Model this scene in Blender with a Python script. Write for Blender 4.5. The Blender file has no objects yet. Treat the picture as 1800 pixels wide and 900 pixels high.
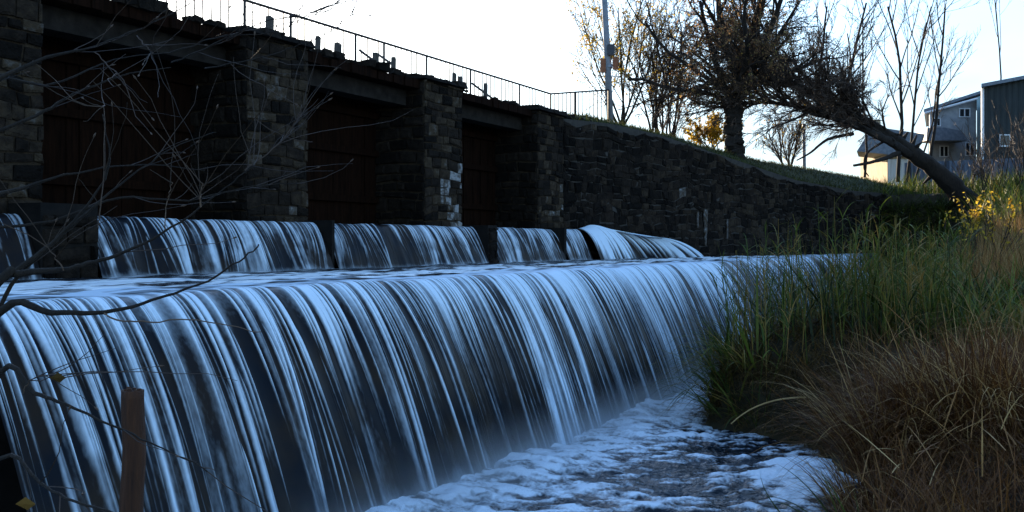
import bpy, bmesh, math, random
import numpy as np
from mathutils import Vector

# ------------------------------------------------------------------ camera, sky, sun, exposure
C = bpy.context.scene
F = 1729.0                      # focal length in pixels of the 1800 px wide photograph
HOR = 428.0                     # row of the horizon
VPX = 1845.0                    # column where the weir vanishes
E = 2.6                         # eye height over the pool below the falls
TH = math.atan((VPX - 900) / F)
CT, ST = math.cos(TH), math.sin(TH)
# world X runs along the weir away from the viewer, Y upstream, Z up; eye at (0, 0, E)
cam_d = bpy.data.cameras.new("camera")
cam = bpy.data.objects.new("camera", cam_d)
C.collection.objects.link(cam)
cam_d.sensor_width = 36
cam_d.lens = 36 * F / 1800
cam_d.shift_y = -(450 - HOR) / 1800
cam_d.clip_end = 5000
cam_d.clip_start = 0.05
cam.location = (0, 0, E)
cam.rotation_euler = (math.pi / 2, 0, math.atan2(ST, CT) - math.pi / 2)
C.camera = cam

sun_c = Vector(((340 - 900) / F, 1.0, (HOR - 15) / F))
sun_dir = Vector((CT * sun_c.y + ST * sun_c.x, ST * sun_c.y - CT * sun_c.x, sun_c.z)).normalized()
SUN_EL = math.asin(sun_dir.z)
SUN_AZ = math.atan2(sun_dir.x, sun_dir.y)     # clockwise from +Y
W = bpy.data.worlds.new("World")
C.world = W
W.use_nodes = True
nt = W.node_tree
bg = nt.nodes["Background"]
sky = nt.nodes.new("ShaderNodeTexSky")
sky.sky_type = 'NISHITA'
sky.sun_disc = False
sky.sun_elevation = SUN_EL
sky.sun_rotation = SUN_AZ
sky.air_density = 1.0
sky.dust_density = .5
sky.ozone_density = 3.0
# thin high cloud veiling the blue
tcw = nt.nodes.new("ShaderNodeTexCoord")
mpw = nt.nodes.new("ShaderNodeMapping"); mpw.inputs["Scale"].default_value = (2.2, 2.2, 5.5)
nw = nt.nodes.new("ShaderNodeTexNoise"); nw.inputs["Scale"].default_value = 1.6; nw.inputs["Detail"].default_value = 7
rw_ = nt.nodes.new("ShaderNodeMapRange"); rw_.inputs[1].default_value = .30; rw_.inputs[2].default_value = .70; rw_.inputs[3].default_value = .25; rw_.inputs[4].default_value = .85
mxw = nt.nodes.new("ShaderNodeMix"); mxw.data_type = 'RGBA'; mxw.inputs[7].default_value = (1.35, 1.72, 2.05, 1)
nt.links.new(tcw.outputs["Generated"], mpw.inputs[0]); nt.links.new(mpw.outputs[0], nw.inputs["Vector"])
nt.links.new(nw.outputs["Fac"], rw_.inputs[0])
sxw = nt.nodes.new("ShaderNodeSeparateXYZ"); nt.links.new(tcw.outputs["Generated"], sxw.inputs[0])
lowb = nt.nodes.new("ShaderNodeMapRange"); lowb.inputs[1].default_value = .40; lowb.inputs[2].default_value = .12   # cloud lies low over the horizon
nt.links.new(sxw.outputs[2], lowb.inputs[0])
mlw = nt.nodes.new("ShaderNodeMath"); mlw.operation = 'MULTIPLY'
nt.links.new(rw_.outputs[0], mlw.inputs[0]); nt.links.new(lowb.outputs[0], mlw.inputs[1]); nt.links.new(mlw.outputs[0], mxw.inputs[0])
nt.links.new(sky.outputs[0], mxw.inputs[6]); nt.links.new(mxw.outputs[2], bg.inputs[0])
bg.inputs[1].default_value = 0.15
sl = bpy.data.lights.new("sun", 'SUN')
sl.energy = 5.0
sl.angle = math.radians(0.5)
sl.color = (1.0, 0.80, 0.56)
so = bpy.data.objects.new("sun", sl)
C.collection.objects.link(so)
so.rotation_euler = (-sun_dir).to_track_quat('-Z', 'Y').to_euler()
C.view_settings.view_transform = 'Standard'
C.view_settings.look = 'None'
C.view_settings.gamma = 1
C.view_settings.use_curve_mapping = False
C.view_settings.exposure = 1.75
C.cycles.max_bounces = 6
C.cycles.diffuse_bounces = 3
C.cycles.transparent_max_bounces = 12
C.cycles.use_denoising = True
C.cycles.caustics_reflective = False
C.cycles.caustics_refractive = False

# ------------------------------------------------------------------ helpers
rng = np.random.default_rng(7)


def P(px, py, d):
    """point at depth d seen at a pixel of the photograph"""
    x = (px - 900) / F * d
    return np.array([CT * d + ST * x, ST * d - CT * x, E + (HOR - py) / F * d])


def Cm(d, x, z=0.0):
    return np.array([CT * d + ST * x, ST * d - CT * x, z])


def u_at(px, Y):
    """X of the point with lateral distance Y seen in column px"""
    d = F * Y / (CT * (VPX - px))
    return (d - Y * ST) / CT


def z_at(px, py, Y):
    d = F * Y / (CT * (VPX - px))
    return E + (HOR - py) / F * d


def sstep(a, b, x):
    t = np.clip((np.asarray(x, float) - a) / (b - a), 0, 1)
    return t * t * (3 - 2 * t)


def hash2(ix, iy, seed):
    n = (ix.astype(np.int64) * 374761393 + iy.astype(np.int64) * 668265263 + seed * 974711) & 0x7fffffff
    n = ((n ^ (n >> 13)) * 1274126177) & 0x7fffffff
    n = ((n ^ (n >> 16)) * 2246822519) & 0x7fffffff
    return ((n >> 7) & 0xffff) / 65535.0


def vnoise(x, y, seed=0):
    x = np.asarray(x, float); y = np.asarray(y, float)
    x, y = np.broadcast_arrays(x, y)
    ix = np.floor(x); iy = np.floor(y)
    fx = x - ix; fy = y - iy
    fx = fx * fx * (3 - 2 * fx); fy = fy * fy * (3 - 2 * fy)
    a = hash2(ix, iy, seed); b = hash2(ix + 1, iy, seed)
    c = hash2(ix, iy + 1, seed); d = hash2(ix + 1, iy + 1, seed)
    return (a * (1 - fx) + b * fx) * (1 - fy) + (c * (1 - fx) + d * fx) * fy


def fbm(x, y, seed=0, o=4):
    r = 0; a = .5
    for k in range(o):
        r = r + a * vnoise(x * 2 ** k, y * 2 ** k, seed + k * 17)
        a *= .5
    return r / (1 - .5 ** o)


class MB:
    """collects geometry for ONE mesh object"""
    def __init__(self):
        self.v = []; self.q = []; self.t = []; self.n = 0
        self.a = {}

    def add(self, V, Q=None, T=None, **attr):
        V = np.asarray(V, float).reshape(-1, 3)
        self.v.append(V)
        if Q is not None and len(Q): self.q.append(np.asarray(Q, int).reshape(-1, 4) + self.n)
        if T is not None and len(T): self.t.append(np.asarray(T, int).reshape(-1, 3) + self.n)
        for k, val in attr.items():
            self.a.setdefault(k, []).append((self.n, np.broadcast_to(np.asarray(val, float), (len(V),))))
        self.n += len(V)

    def box(self, lo, hi, **attr):
        x0, y0, z0 = lo; x1, y1, z1 = hi
        V = [(x0, y0, z0), (x1, y0, z0), (x1, y1, z0), (x0, y1, z0), (x0, y0, z1), (x1, y0, z1), (x1, y1, z1), (x0, y1, z1)]
        self.hexa(V, **attr)

    def hexa(self, V, **attr):
        self.add(V, [(3, 2, 1, 0), (4, 5, 6, 7), (0, 1, 5, 4), (1, 2, 6, 5), (2, 3, 7, 6), (3, 0, 4, 7)], **attr)

    def grid(self, G, **attr):
        """G: (rows, cols, 3)"""
        r, c = G.shape[:2]
        i = np.arange(r * c).reshape(r, c)
        Q = np.stack([i[:-1, :-1], i[:-1, 1:], i[1:, 1:], i[1:, :-1]], -1).reshape(-1, 4)
        self.add(G.reshape(-1, 3), Q, **{k: np.asarray(v).reshape(-1) for k, v in attr.items()})

    def tube(self, pts, rad, sides=5, cap=True, rid=0, **attr):
        pts = np.asarray(pts, float); n = len(pts)
        rad = np.broadcast_to(np.asarray(rad, float), (n,))
        tan = np.gradient(pts, axis=0)
        tan /= np.linalg.norm(tan, axis=1)[:, None] + 1e-12
        ref = np.array([0, 0, 1.0]) if abs(tan[0][2]) < .9 else np.array([1.0, 0, 0])
        a = np.cross(tan, ref); a /= np.linalg.norm(a, axis=1)[:, None] + 1e-9
        for k in range(1, n):
            if a[k] @ a[k - 1] < 0: a[k] = -a[k]
        b = np.cross(tan, a)
        th = np.arange(sides) * 2 * math.pi / sides
        R2 = np.broadcast_to(rad[:, None], (n, sides))
        if rid:
            cum = np.concatenate([[0], np.cumsum(np.linalg.norm(np.diff(pts, axis=0), axis=1))])
            R2 = R2 * (1 + rid * (2 * fbm(np.cos(th)[None] * 3.5 + cum[:, None] * .35, np.sin(th)[None] * 3.5 + cum[:, None] * .5, 88, 3) - 1))
        V = pts[:, None] + R2[:, :, None] * (np.cos(th)[None, :, None] * a[:, None] + np.sin(th)[None, :, None] * b[:, None])
        i = np.arange(n * sides).reshape(n, sides); j = np.roll(i, -1, 1)
        Q = np.stack([i[:-1], j[:-1], j[1:], i[1:]], -1).reshape(-1, 4)
        T = []
        V = V.reshape(-1, 3)
        if cap:
            V = np.vstack([V, pts[0], pts[-1]])
            for k in range(sides):
                T.append((i[0, k], n * sides, j[0, k])); T.append((i[-1, k], j[-1, k], n * sides + 1))
        self.add(V, Q, T, **attr)

    def build(self, name, mat, parent=None, smooth=False):
        me = bpy.data.meshes.new(name)
        V = np.vstack(self.v)
        q = np.vstack(self.q) if self.q else np.zeros((0, 4), int)
        t = np.vstack(self.t) if self.t else np.zeros((0, 3), int)
        me.vertices.add(len(V)); me.vertices.foreach_set("co", V.ravel())
        loops = np.concatenate([q.ravel(), t.ravel()])
        me.loops.add(len(loops)); me.loops.foreach_set("vertex_index", loops.astype(np.int32))
        npoly = len(q) + len(t)
        me.polygons.add(npoly)
        st = np.concatenate([np.arange(len(q)) * 4, len(q) * 4 + np.arange(len(t)) * 3]).astype(np.int32)
        me.polygons.foreach_set("loop_start", st)
        me.polygons.foreach_set("use_smooth", np.full(npoly, smooth))
        me.update(calc_edges=True)
        me.validate()
        for k, parts in self.a.items():
            arr = np.zeros(len(V), np.float32)
            for off, val in parts: arr[off:off + len(val)] = val
            at = me.attributes.new(k, 'FLOAT', 'POINT')
            at.data.foreach_set("value", arr)
        me.materials.append(mat)
        o = bpy.data.objects.new(name, me)
        C.collection.objects.link(o)
        if parent: 
            o.parent = parent
            o.location = -Vector(parent.location)
        return o


def tag(o, label, cat, group=None, kind=None):
    o['label'] = label
    o['category'] = cat
    if group: o['group'] = group
    if kind: o['kind'] = kind
    return o


def thing(name, label, cat, loc, group=None):
    o = bpy.data.objects.new(name, None)
    C.collection.objects.link(o)
    o.location = [float(c) for c in loc]
    return tag(o, label, cat, group)


# ------------------------------------------------------------------ materials
def newmat(name):
    m = bpy.data.materials.new(name); m.use_nodes = True
    n = m.node_tree.nodes; l = m.node_tree.links
    return m, n, l, n["Principled BSDF"]


def ramp(n, stops, interp='LINEAR'):
    r = n.new("ShaderNodeValToRGB")
    r.color_ramp.interpolation = interp
    el = r.color_ramp.elements
    while len(el) < len(stops): el.new(.5)
    for e, (p, c) in zip(el, stops):
        e.position = p; e.color = (*c, 1)
    return r


def attr_mat(name, stops, nscale=6, nmix=.35, rough=.85, bump=0.0, bscale=20, attr='tint', spec=.3, trans=0.0):
    """colour from the per-piece attribute, broken up by noise"""
    m, n, l, b = newmat(name)
    at = n.new("ShaderNodeAttribute"); at.attribute_name = attr
    tc = n.new("ShaderNodeTexCoord")
    no = n.new("ShaderNodeTexNoise"); no.inputs["Scale"].default_value = nscale; no.inputs["Detail"].default_value = 6
    l.new(tc.outputs["Object"], no.inputs["Vector"])
    ma = n.new("ShaderNodeMath"); ma.operation = 'MULTIPLY_ADD'
    sub = n.new("ShaderNodeMath"); sub.operation = 'SUBTRACT'; sub.inputs[1].default_value = .5
    l.new(no.outputs["Fac"], sub.inputs[0])
    l.new(sub.outputs[0], ma.inputs[0]); ma.inputs[1].default_value = nmix * 2; l.new(at.outputs["Fac"], ma.inputs[2])
    r = ramp(n, stops); l.new(ma.outputs[0], r.inputs[0])
    l.new(r.outputs[0], b.inputs["Base Color"])
    b.inputs["Roughness"].default_value = rough
    b.inputs["Specular IOR Level"].default_value = spec
    if bump:
        n2 = n.new("ShaderNodeTexNoise"); n2.inputs["Scale"].default_value = bscale; n2.inputs["Detail"].default_value = 5
        l.new(tc.outputs["Object"], n2.inputs["Vector"])
        bp = n.new("ShaderNodeBump"); bp.inputs["Strength"].default_value = bump; bp.inputs["Distance"].default_value = .05
        l.new(n2.outputs["Fac"], bp.inputs["Height"]); l.new(bp.outputs[0], b.inputs["Normal"])
    if trans:
        out = n["Material Output"]
        tr = n.new("ShaderNodeBsdfTranslucent"); l.new(r.outputs[0], tr.inputs[0])
        mx = n.new("ShaderNodeMixShader"); mx.inputs[0].default_value = trans
        l.new(b.outputs[0], mx.inputs[1]); l.new(tr.outputs[0], mx.inputs[2]); l.new(mx.outputs[0], out.inputs[0])
    return m


def flat_mat(name, c0, c1, scale=8, rough=.7, metal=0, bump=.0, stretch=(1, 1, 1), spec=.4):
    m, n, l, b = newmat(name)
    tc = n.new("ShaderNodeTexCoord"); mp = n.new("ShaderNodeMapping"); mp.inputs["Scale"].default_value = stretch
    l.new(tc.outputs["Object"], mp.inputs[0])
    no = n.new("ShaderNodeTexNoise"); no.inputs["Scale"].default_value = scale; no.inputs["Detail"].default_value = 8
    no.inputs["Roughness"].default_value = .65
    l.new(mp.outputs[0], no.inputs["Vector"])
    r = ramp(n, [(.3, c0), (.7, c1)]); l.new(no.outputs["Fac"], r.inputs[0])
    l.new(r.outputs[0], b.inputs["Base Color"])
    b.inputs["Roughness"].default_value = rough; b.inputs["Metallic"].default_value = metal
    b.inputs["Specular IOR Level"].default_value = spec
    if bump:
        bp = n.new("ShaderNodeBump"); bp.inputs["Strength"].default_value = bump; bp.inputs["Distance"].default_value = .03
        l.new(no.outputs["Fac"], bp.inputs["Height"]); l.new(bp.outputs[0], b.inputs["Normal"])
    return m


def water_mat(name, foam_c, dark_c, lo=.15, hi=.85, nscale=(3, 3, 3), nstr=.3, rough=.12, bump=.0, bscale=(4, 4, 4), bdist=.05, gamma=1.0, spec=.5, dark2=None):
    """dark clear water turning to white aerated water where the foam attribute is high"""
    m, n, l, b = newmat(name)
    at = n.new("ShaderNodeAttribute"); at.attribute_name = 'foam'
    tc = n.new("ShaderNodeTexCoord")
    mp = n.new("ShaderNodeMapping"); mp.inputs["Scale"].default_value = nscale
    l.new(tc.outputs["Object"], mp.inputs[0])
    no = n.new("ShaderNodeTexNoise"); no.inputs["Scale"].default_value = 1; no.inputs["Detail"].default_value = 4
    l.new(mp.outputs[0], no.inputs["Vector"])
    sub = n.new("ShaderNodeMath"); sub.operation = 'SUBTRACT'; sub.inputs[1].default_value = .5
    l.new(no.outputs["Fac"], sub.inputs[0])
    ma = n.new("ShaderNodeMath"); ma.operation = 'MULTIPLY_ADD'; ma.inputs[1].default_value = nstr * 2
    l.new(sub.outputs[0], ma.inputs[0]); l.new(at.outputs["Fac"], ma.inputs[2])
    mr = n.new("ShaderNodeMapRange"); mr.inputs[1].default_value = lo; mr.inputs[2].default_value = hi
    l.new(ma.outputs[0], mr.inputs[0])
    pw = n.new("ShaderNodeMath"); pw.operation = 'POWER'; pw.inputs[1].default_value = gamma
    l.new(mr.outputs[0], pw.inputs[0])
    mix = n.new("ShaderNodeMix"); mix.data_type = 'RGBA'
    nd = n.new("ShaderNodeTexNoise"); nd.inputs["Scale"].default_value = 2.2; nd.inputs["Detail"].default_value = 7
    l.new(tc.outputs["Object"], nd.inputs["Vector"])
    rd = ramp(n, [(.38, dark_c), (.68, dark2 or dark_c)]); l.new(nd.outputs["Fac"], rd.inputs[0]); l.new(rd.outputs[0], mix.inputs[6])
    mix.inputs[7].default_value = (*foam_c, 1)
    l.new(pw.outputs[0], mix.inputs[0]); l.new(mix.outputs[2], b.inputs["Base Color"])
    rr = n.new("ShaderNodeMapRange"); rr.inputs[3].default_value = rough; rr.inputs[4].default_value = .45
    l.new(pw.outputs[0], rr.inputs[0]); l.new(rr.outputs[0], b.inputs["Roughness"])
    b.inputs["IOR"].default_value = 1.33
    b.inputs["Specular IOR Level"].default_value = spec
    if bump:
        mp2 = n.new("ShaderNodeMapping"); mp2.inputs["Scale"].default_value = bscale
        l.new(tc.outputs["Object"], mp2.inputs[0])
        n2 = n.new("ShaderNodeTexNoise"); n2.inputs["Scale"].default_value = 1; n2.inputs["Detail"].default_value = 5
        l.new(mp2.outputs[0], n2.inputs["Vector"])
        bp = n.new("ShaderNodeBump"); bp.inputs["Strength"].default_value = bump; bp.inputs["Distance"].default_value = bdist
        l.new(n2.outputs["Fac"], bp.inputs["Height"]); l.new(bp.outputs[0], b.inputs["Normal"])
    return m


STONE = [(0, (.003, .0024, .0020)), (.3, (.009, .0070, .0056)), (.55, (.022, .0160, .0118)), (.78, (.050, .036, .023)), (.92, (.10, .092, .085)), (1, (.26, .26, .26))]
M = {}
M['stone'] = attr_mat('rough_basalt', STONE, 9, .30, .9, .7, 24, spec=.06)
M['mortar'] = flat_mat('dark_mortar', (.022, .019, .016), (.05, .043, .036), 7, .95, bump=.4)
M['concrete'] = flat_mat('weathered_concrete', (.010, .008, .007), (.030, .025, .021), 5, .9, bump=.3, spec=.08)
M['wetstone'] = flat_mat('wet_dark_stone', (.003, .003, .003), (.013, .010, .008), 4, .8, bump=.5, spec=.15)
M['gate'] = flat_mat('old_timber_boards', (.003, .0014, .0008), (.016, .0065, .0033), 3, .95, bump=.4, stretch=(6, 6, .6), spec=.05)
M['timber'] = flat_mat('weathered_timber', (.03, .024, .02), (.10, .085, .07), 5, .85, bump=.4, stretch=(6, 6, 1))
M['rail'] = flat_mat('rusty_railing_steel', (.02, .016, .015), (.06, .045, .04), 12, .6, .3)
M['pole'] = flat_mat('grey_concrete_pole', (.13, .14, .16), (.26, .27, .30), 6, .7)
M['rust'] = flat_mat('faded_orange_board', (.16, .05, .02), (.34, .12, .05), 8, .7)
M['dkmetal'] = flat_mat('dark_metal', (.015, .016, .02), (.05, .05, .06), 10, .5, .4)
M['bark'] = flat_mat('dark_bark', (.007, .005, .004), (.026, .019, .014), 14, .95, bump=1.0, stretch=(1, 1, .4))
M['twig'] = attr_mat('fine_twigs', [(0, (.02, .013, .009)), (.5, (.06, .038, .026)), (1, (.14, .09, .06))], 5, .2, .7)
M['ytwig'] = attr_mat('yellow_willow_twigs', [(0, (.06, .045, .02)), (.5, (.13, .10, .045)), (1, (.26, .22, .09))], 3, .2, .7, trans=.2)
M['dleaf'] = attr_mat('dry_brown_leaves', [(0, (.16, .08, .04)), (.5, (.34, .19, .09)), (.8, (.42, .26, .12)), (1, (.34, .29, .08))], 3, .2, .7, trans=.65)
M['yleaf'] = attr_mat('yellow_autumn_leaves', [(0, (.20, .11, .01)), (.5, (.42, .26, .02)), (1, (.6, .44, .05))], 3, .2, .6, trans=.5)
M['reed'] = attr_mat('green_reed_leaves', [(0, (.016, .022, .003)), (.3, (.045, .072, .008)), (.55, (.11, .135, .016)), (.75, (.19, .13, .025)), (1, (.34, .19, .045))], 1.2, .25, .6, trans=.3)
M['sedge'] = attr_mat('dry_sedge_blades', [(0, (.045, .016, .004)), (.4, (.15, .056, .013)), (.75, (.29, .14, .04)), (1, (.52, .34, .14))], 2, .25, .7, trans=.25)
M['moss'] = attr_mat('brown_bank_grass', [(0, (.018, .010, .002)), (.5, (.075, .042, .007)), (1, (.16, .088, .016))], 2, .25, .85, trans=.2)
M['turf'] = attr_mat('short_turf', [(0, (.012, .016, .004)), (.5, (.035, .045, .010)), (1, (.10, .10, .03))], 1, .25, .85, trans=.3)
M['soil'] = flat_mat('dark_soil_and_litter', (.012, .010, .005), (.045, .036, .014), 3, .95, bump=.7)
M['turfsoil'] = flat_mat('mown_grass_ground', (.018, .022, .006), (.05, .055, .016), 2.5, .95, bump=.6)
M['wall_blue'] = flat_mat('grey_blue_render', (.22, .235, .25), (.38, .39, .40), 3, .85)
M['wall_teal'] = flat_mat('pale_teal_boards', (.22, .32, .33), (.34, .44, .44), 4, .8, stretch=(1, 1, .2))
M['wall_cream'] = flat_mat('cream_render', (.26, .19, .11), (.38, .29, .18), 4, .85)
M['sheet_dark'] = flat_mat('dark_blue_sheet_metal', (.010, .015, .017), (.026, .034, .036), 3, .7, .1, stretch=(2, 2, .3))
M['sheet_pale'] = flat_mat('pale_sheet_metal', (.38, .36, .32), (.56, .54, .50), 3, .6, .0, stretch=(3, 3, .3))
M['sheet_blue'] = flat_mat('blue_grey_fence_sheet', (.05, .065, .10), (.11, .14, .19), 3, .6, .1, stretch=(2, 2, .3))
M['slate'] = flat_mat('blue_grey_roofing', (.08, .10, .13), (.18, .21, .25), 6, .6)
M['white'] = flat_mat('white_paint', (.55, .56, .58), (.75, .76, .78), 6, .6)
M['glass'] = flat_mat('window_glass', (.01, .012, .016), (.03, .035, .04), 2, .08)
M['post'] = flat_mat('rust_brown_stake', (.022, .007, .003), (.085, .032, .012), 6, .85, bump=.6, stretch=(8, 8, .8))
M['fall'] = water_mat('falling_water', (.68, .81, .93), (.005, .007, .011), .14, .92, (30, 30, 1.4), .14, .30, gamma=1.4, spec=.16, dark2=(.022, .015, .010))
M['pool'] = water_mat('churning_pool_water', (.74, .83, .92), (.006, .011, .018), .30, 1.0, (16, 20, 9), .50, .10, .7, (9, 12, 9), .05, gamma=1.1)
M['pond'] = water_mat('apron_water', (.86, .92, .96), (.008, .011, .015), .2, .75, (2, 7, 4), .25, .08, .9, (5, 16, 8), .06)  # white serves the foam and the painted sky reflection alike
M['river'] = water_mat('river_water', (.7, .75, .8), (.01, .013, .016), .4, .9, (1, 1, 1), .0, .06, .4, (1.5, 3, 2), .04)

# ------------------------------------------------------------------ ground, banks, water
LIPY, LIPZ = 6.7, E - .43
CRY, CRZ = 11.2, E + .36          # upper crest
PY = 11.5                         # front of the piers
mb = MB()
mb.add([(-900, -900, -.7), (1800, -900, -.7), (1800, 1800, -.7), (-900, 1800, -.7)], [(0, 1, 2, 3)])
tag(mb.build('ground', M['soil']), 'flat dark ground stretching away under everything', 'ground', kind='structure')

YE = np.array([(-14, 1.0), (6, 1.25), (10, 1.55), (10.8, 1.9), (12.8, 2.8), (13.6, 4.2), (14.6, 4.55), (16.8, 4.5), (20, 4.25), (25, 3.7), (32, 3.9), (44, 5.0), (200, 5.0)])


def bank_h(X, Y):
    d = np.interp(X, YE[:, 0], YE[:, 1]) - Y + (fbm(X * 1.3, Y * 1.3, 5) - .5) * .5 + 14 * sstep(43.5, 49, X)
    h = -.5 + 1.0 * sstep(-.35, .45, d) + .55 * sstep(.5, 3.2, d)
    h = h + 3.7 * sstep(17, 47, X) * sstep(0, 3.5, d)
    h = h + .75 * np.exp(-(((X - 14.6) / 1.3) ** 2 + ((Y - 3.2) / 1.2) ** 2)) * sstep(0, .4, d)
    h = h + .45 * sstep(0, .8, d) * np.exp(-((X - 11.2) / 1.6) ** 2 - ((Y - .6) / 1.1) ** 2)
    return h + (fbm(X * 2.5, Y * 2.5, 9) - .5) * .16


gx = np.concatenate([np.arange(-14, 6, .5), np.arange(6, 24, .12), np.arange(24, 60, .5), np.arange(60, 140, 4)])
gy = np.concatenate([np.arange(-60, -8, 3), np.arange(-8, -1, .4), np.arange(-1, 6.2, .12), np.arange(6.2, 7.0, .4)])
XX, YY = np.meshgrid(gx, gy)
mb = MB(); mb.grid(np.stack([XX, YY, bank_h(XX, YY)], -1))
tag(mb.build('riverbank', M['soil'], smooth=True), 'dark earthy bank on the right side of the pool', 'riverbank', kind='structure')

# wing wall line
WA = np.array([24.0, 11.55]); WB = np.array([48.1, 5.8])
WD = (WB - WA); WL = float(np.linalg.norm(WD)); WD = WD / WL
WN = np.array([WD[1], -WD[0]])      # towards the viewer
if WN[1] > 0: WN = -WN
WT = np.array([(0, 3.40), (.09, 3.46), (.19, 3.34), (.383, 2.85), (.556, 2.4), (.766, 2.2), (1, 2.25), (2.5, 2.2)])


def wall_top(t): return E + np.interp(t, WT[:, 0], WT[:, 1])


EP = np.array([(-.6, 3.15), (-.1, 3.2), (0, 3.4), (.1, 3.95), (.25, 3.86), (.40, 3.62), (.58, 3.30), (.8, 3.2), (1.0, 3.05), (1.4, 2.7), (2.5, 2.6)])


def emb(t, w):
    """embankment: t along the wall (0..1), w metres behind its face"""
    top = E + np.interp(t, EP[:, 0], EP[:, 1])
    lo = wall_top(np.clip(t, 0, 1)) - .02
    z = lo + (top - lo) * sstep(.0, 2.3, w)
    z = z - 1.5 * sstep(6, 45, w)
    return z + (fbm(t * 30, w * 1.1, 31) - .5) * .22 * sstep(.4, 1.5, w)


def embP(t, w):
    p = WA + WD * (t * WL) - WN * w
    return np.array([p[0], p[1], float(emb(np.array(t), np.array(w)))])


def tw(px, d):
    """t, w on the embankment of the column px at depth d"""
    p = P(px, HOR, d)[:2] - WA
    return float(p @ WD / WL), float(-(p @ WN))


tt = np.linspace(-.02, 2.4, 200); ww = np.concatenate([np.linspace(.06, 6, 40), np.linspace(6.5, 80, 24)])
TT, WW = np.meshgrid(tt, ww)
ex = WA[0] + WD[0] * TT * WL - WN[0] * WW; ey = WA[1] + WD[1] * TT * WL - WN[1] * WW
mb = MB(); mb.grid(np.stack([ex, ey, emb(TT, WW)], -1))
tag(mb.build('embankment', M['turfsoil'], smooth=True), 'grassy embankment sloping down behind the stone wall', 'embankment', kind='structure')


# ---- falling sheets
def strands(cols_u, frac, wm, n, seed, conv=.5, life=(.35, 1.6), amp=(.35, 1.0)):
    """long-exposure water streaks: array rows(frac 0..1 of the drop) x cols"""
    r = np.random.default_rng(seed)
    nc = len(cols_u); A = np.zeros((len(frac), nc))
    ci = np.arange(nc)
    du = np.gradient(cols_u)
    # bunching field
    g = np.interp(cols_u, np.linspace(cols_u[0], cols_u[-1], max(8, int((cols_u[-1] - cols_u[0]) * 3.2))),
                  r.normal(0, 1, max(8, int((cols_u[-1] - cols_u[0]) * 3.2))))
    fr = np.clip(frac, 0, 1)
    span = cols_u[-1] - cols_u[0]
    big = .45 + 1.1 * fbm(cols_u * .55, cols_u * 0 + seed, seed + 40, 3); den = fbm(cols_u * 1.7, cols_u * 0 + seed + 9, seed + 41, 3)
    for wc, per_m, am, lf in ((.28, 34, (.3, 1.3), (.25, 1.3)), (.8, 13, (.25, 1.1), (.35, 1.8)), (2.4, 3.4, (.12, .5), (.5, 2.0)), (7., 1.2, (.10, .32), (.7, 2.2))):
        for k in range(int(per_m * n * span)):
            uc = r.uniform(cols_u[0], cols_u[-1]); c0 = float(np.interp(uc, cols_u, ci)); c0i = int(c0)
            if du[c0i] > wm * wc * 3.5 or r.random() > .25 + 1.5 * den[c0i] ** 1.3: continue
            w = max(.75, wm * wc * math.exp(r.normal(0, .45)) / du[c0i])
            drift = g[c0i] * conv * .22 / du[c0i]
            a = 1.35 * r.uniform(*am) ** 1.4 * big[c0i]
            L = r.uniform(*lf) * (1.0 + .35 * r.random())
            st = r.uniform(-.15, .06) if r.random() < .7 else r.uniform(.0, .7)
            cen = c0 + drift * fr ** 1.3 + r.normal(0, .03) / du[c0i] * fr
            al = a * sstep(st, st + .12, frac + .15) * (1 - sstep(L * .4, L, fr))
            wr = w * (.8 + .7 * fr)
            lo = int(max(0, cen.min() - 2.5 * wr.max())); hi = int(min(nc, cen.max() + 2.5 * wr.max() + 1))
            if hi <= lo: continue
            x = (ci[lo:hi][None] - cen[:, None]) / wr[:, None]
            A[:, lo:hi] += al[:, None] * np.exp(-x * x)
    return A


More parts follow.
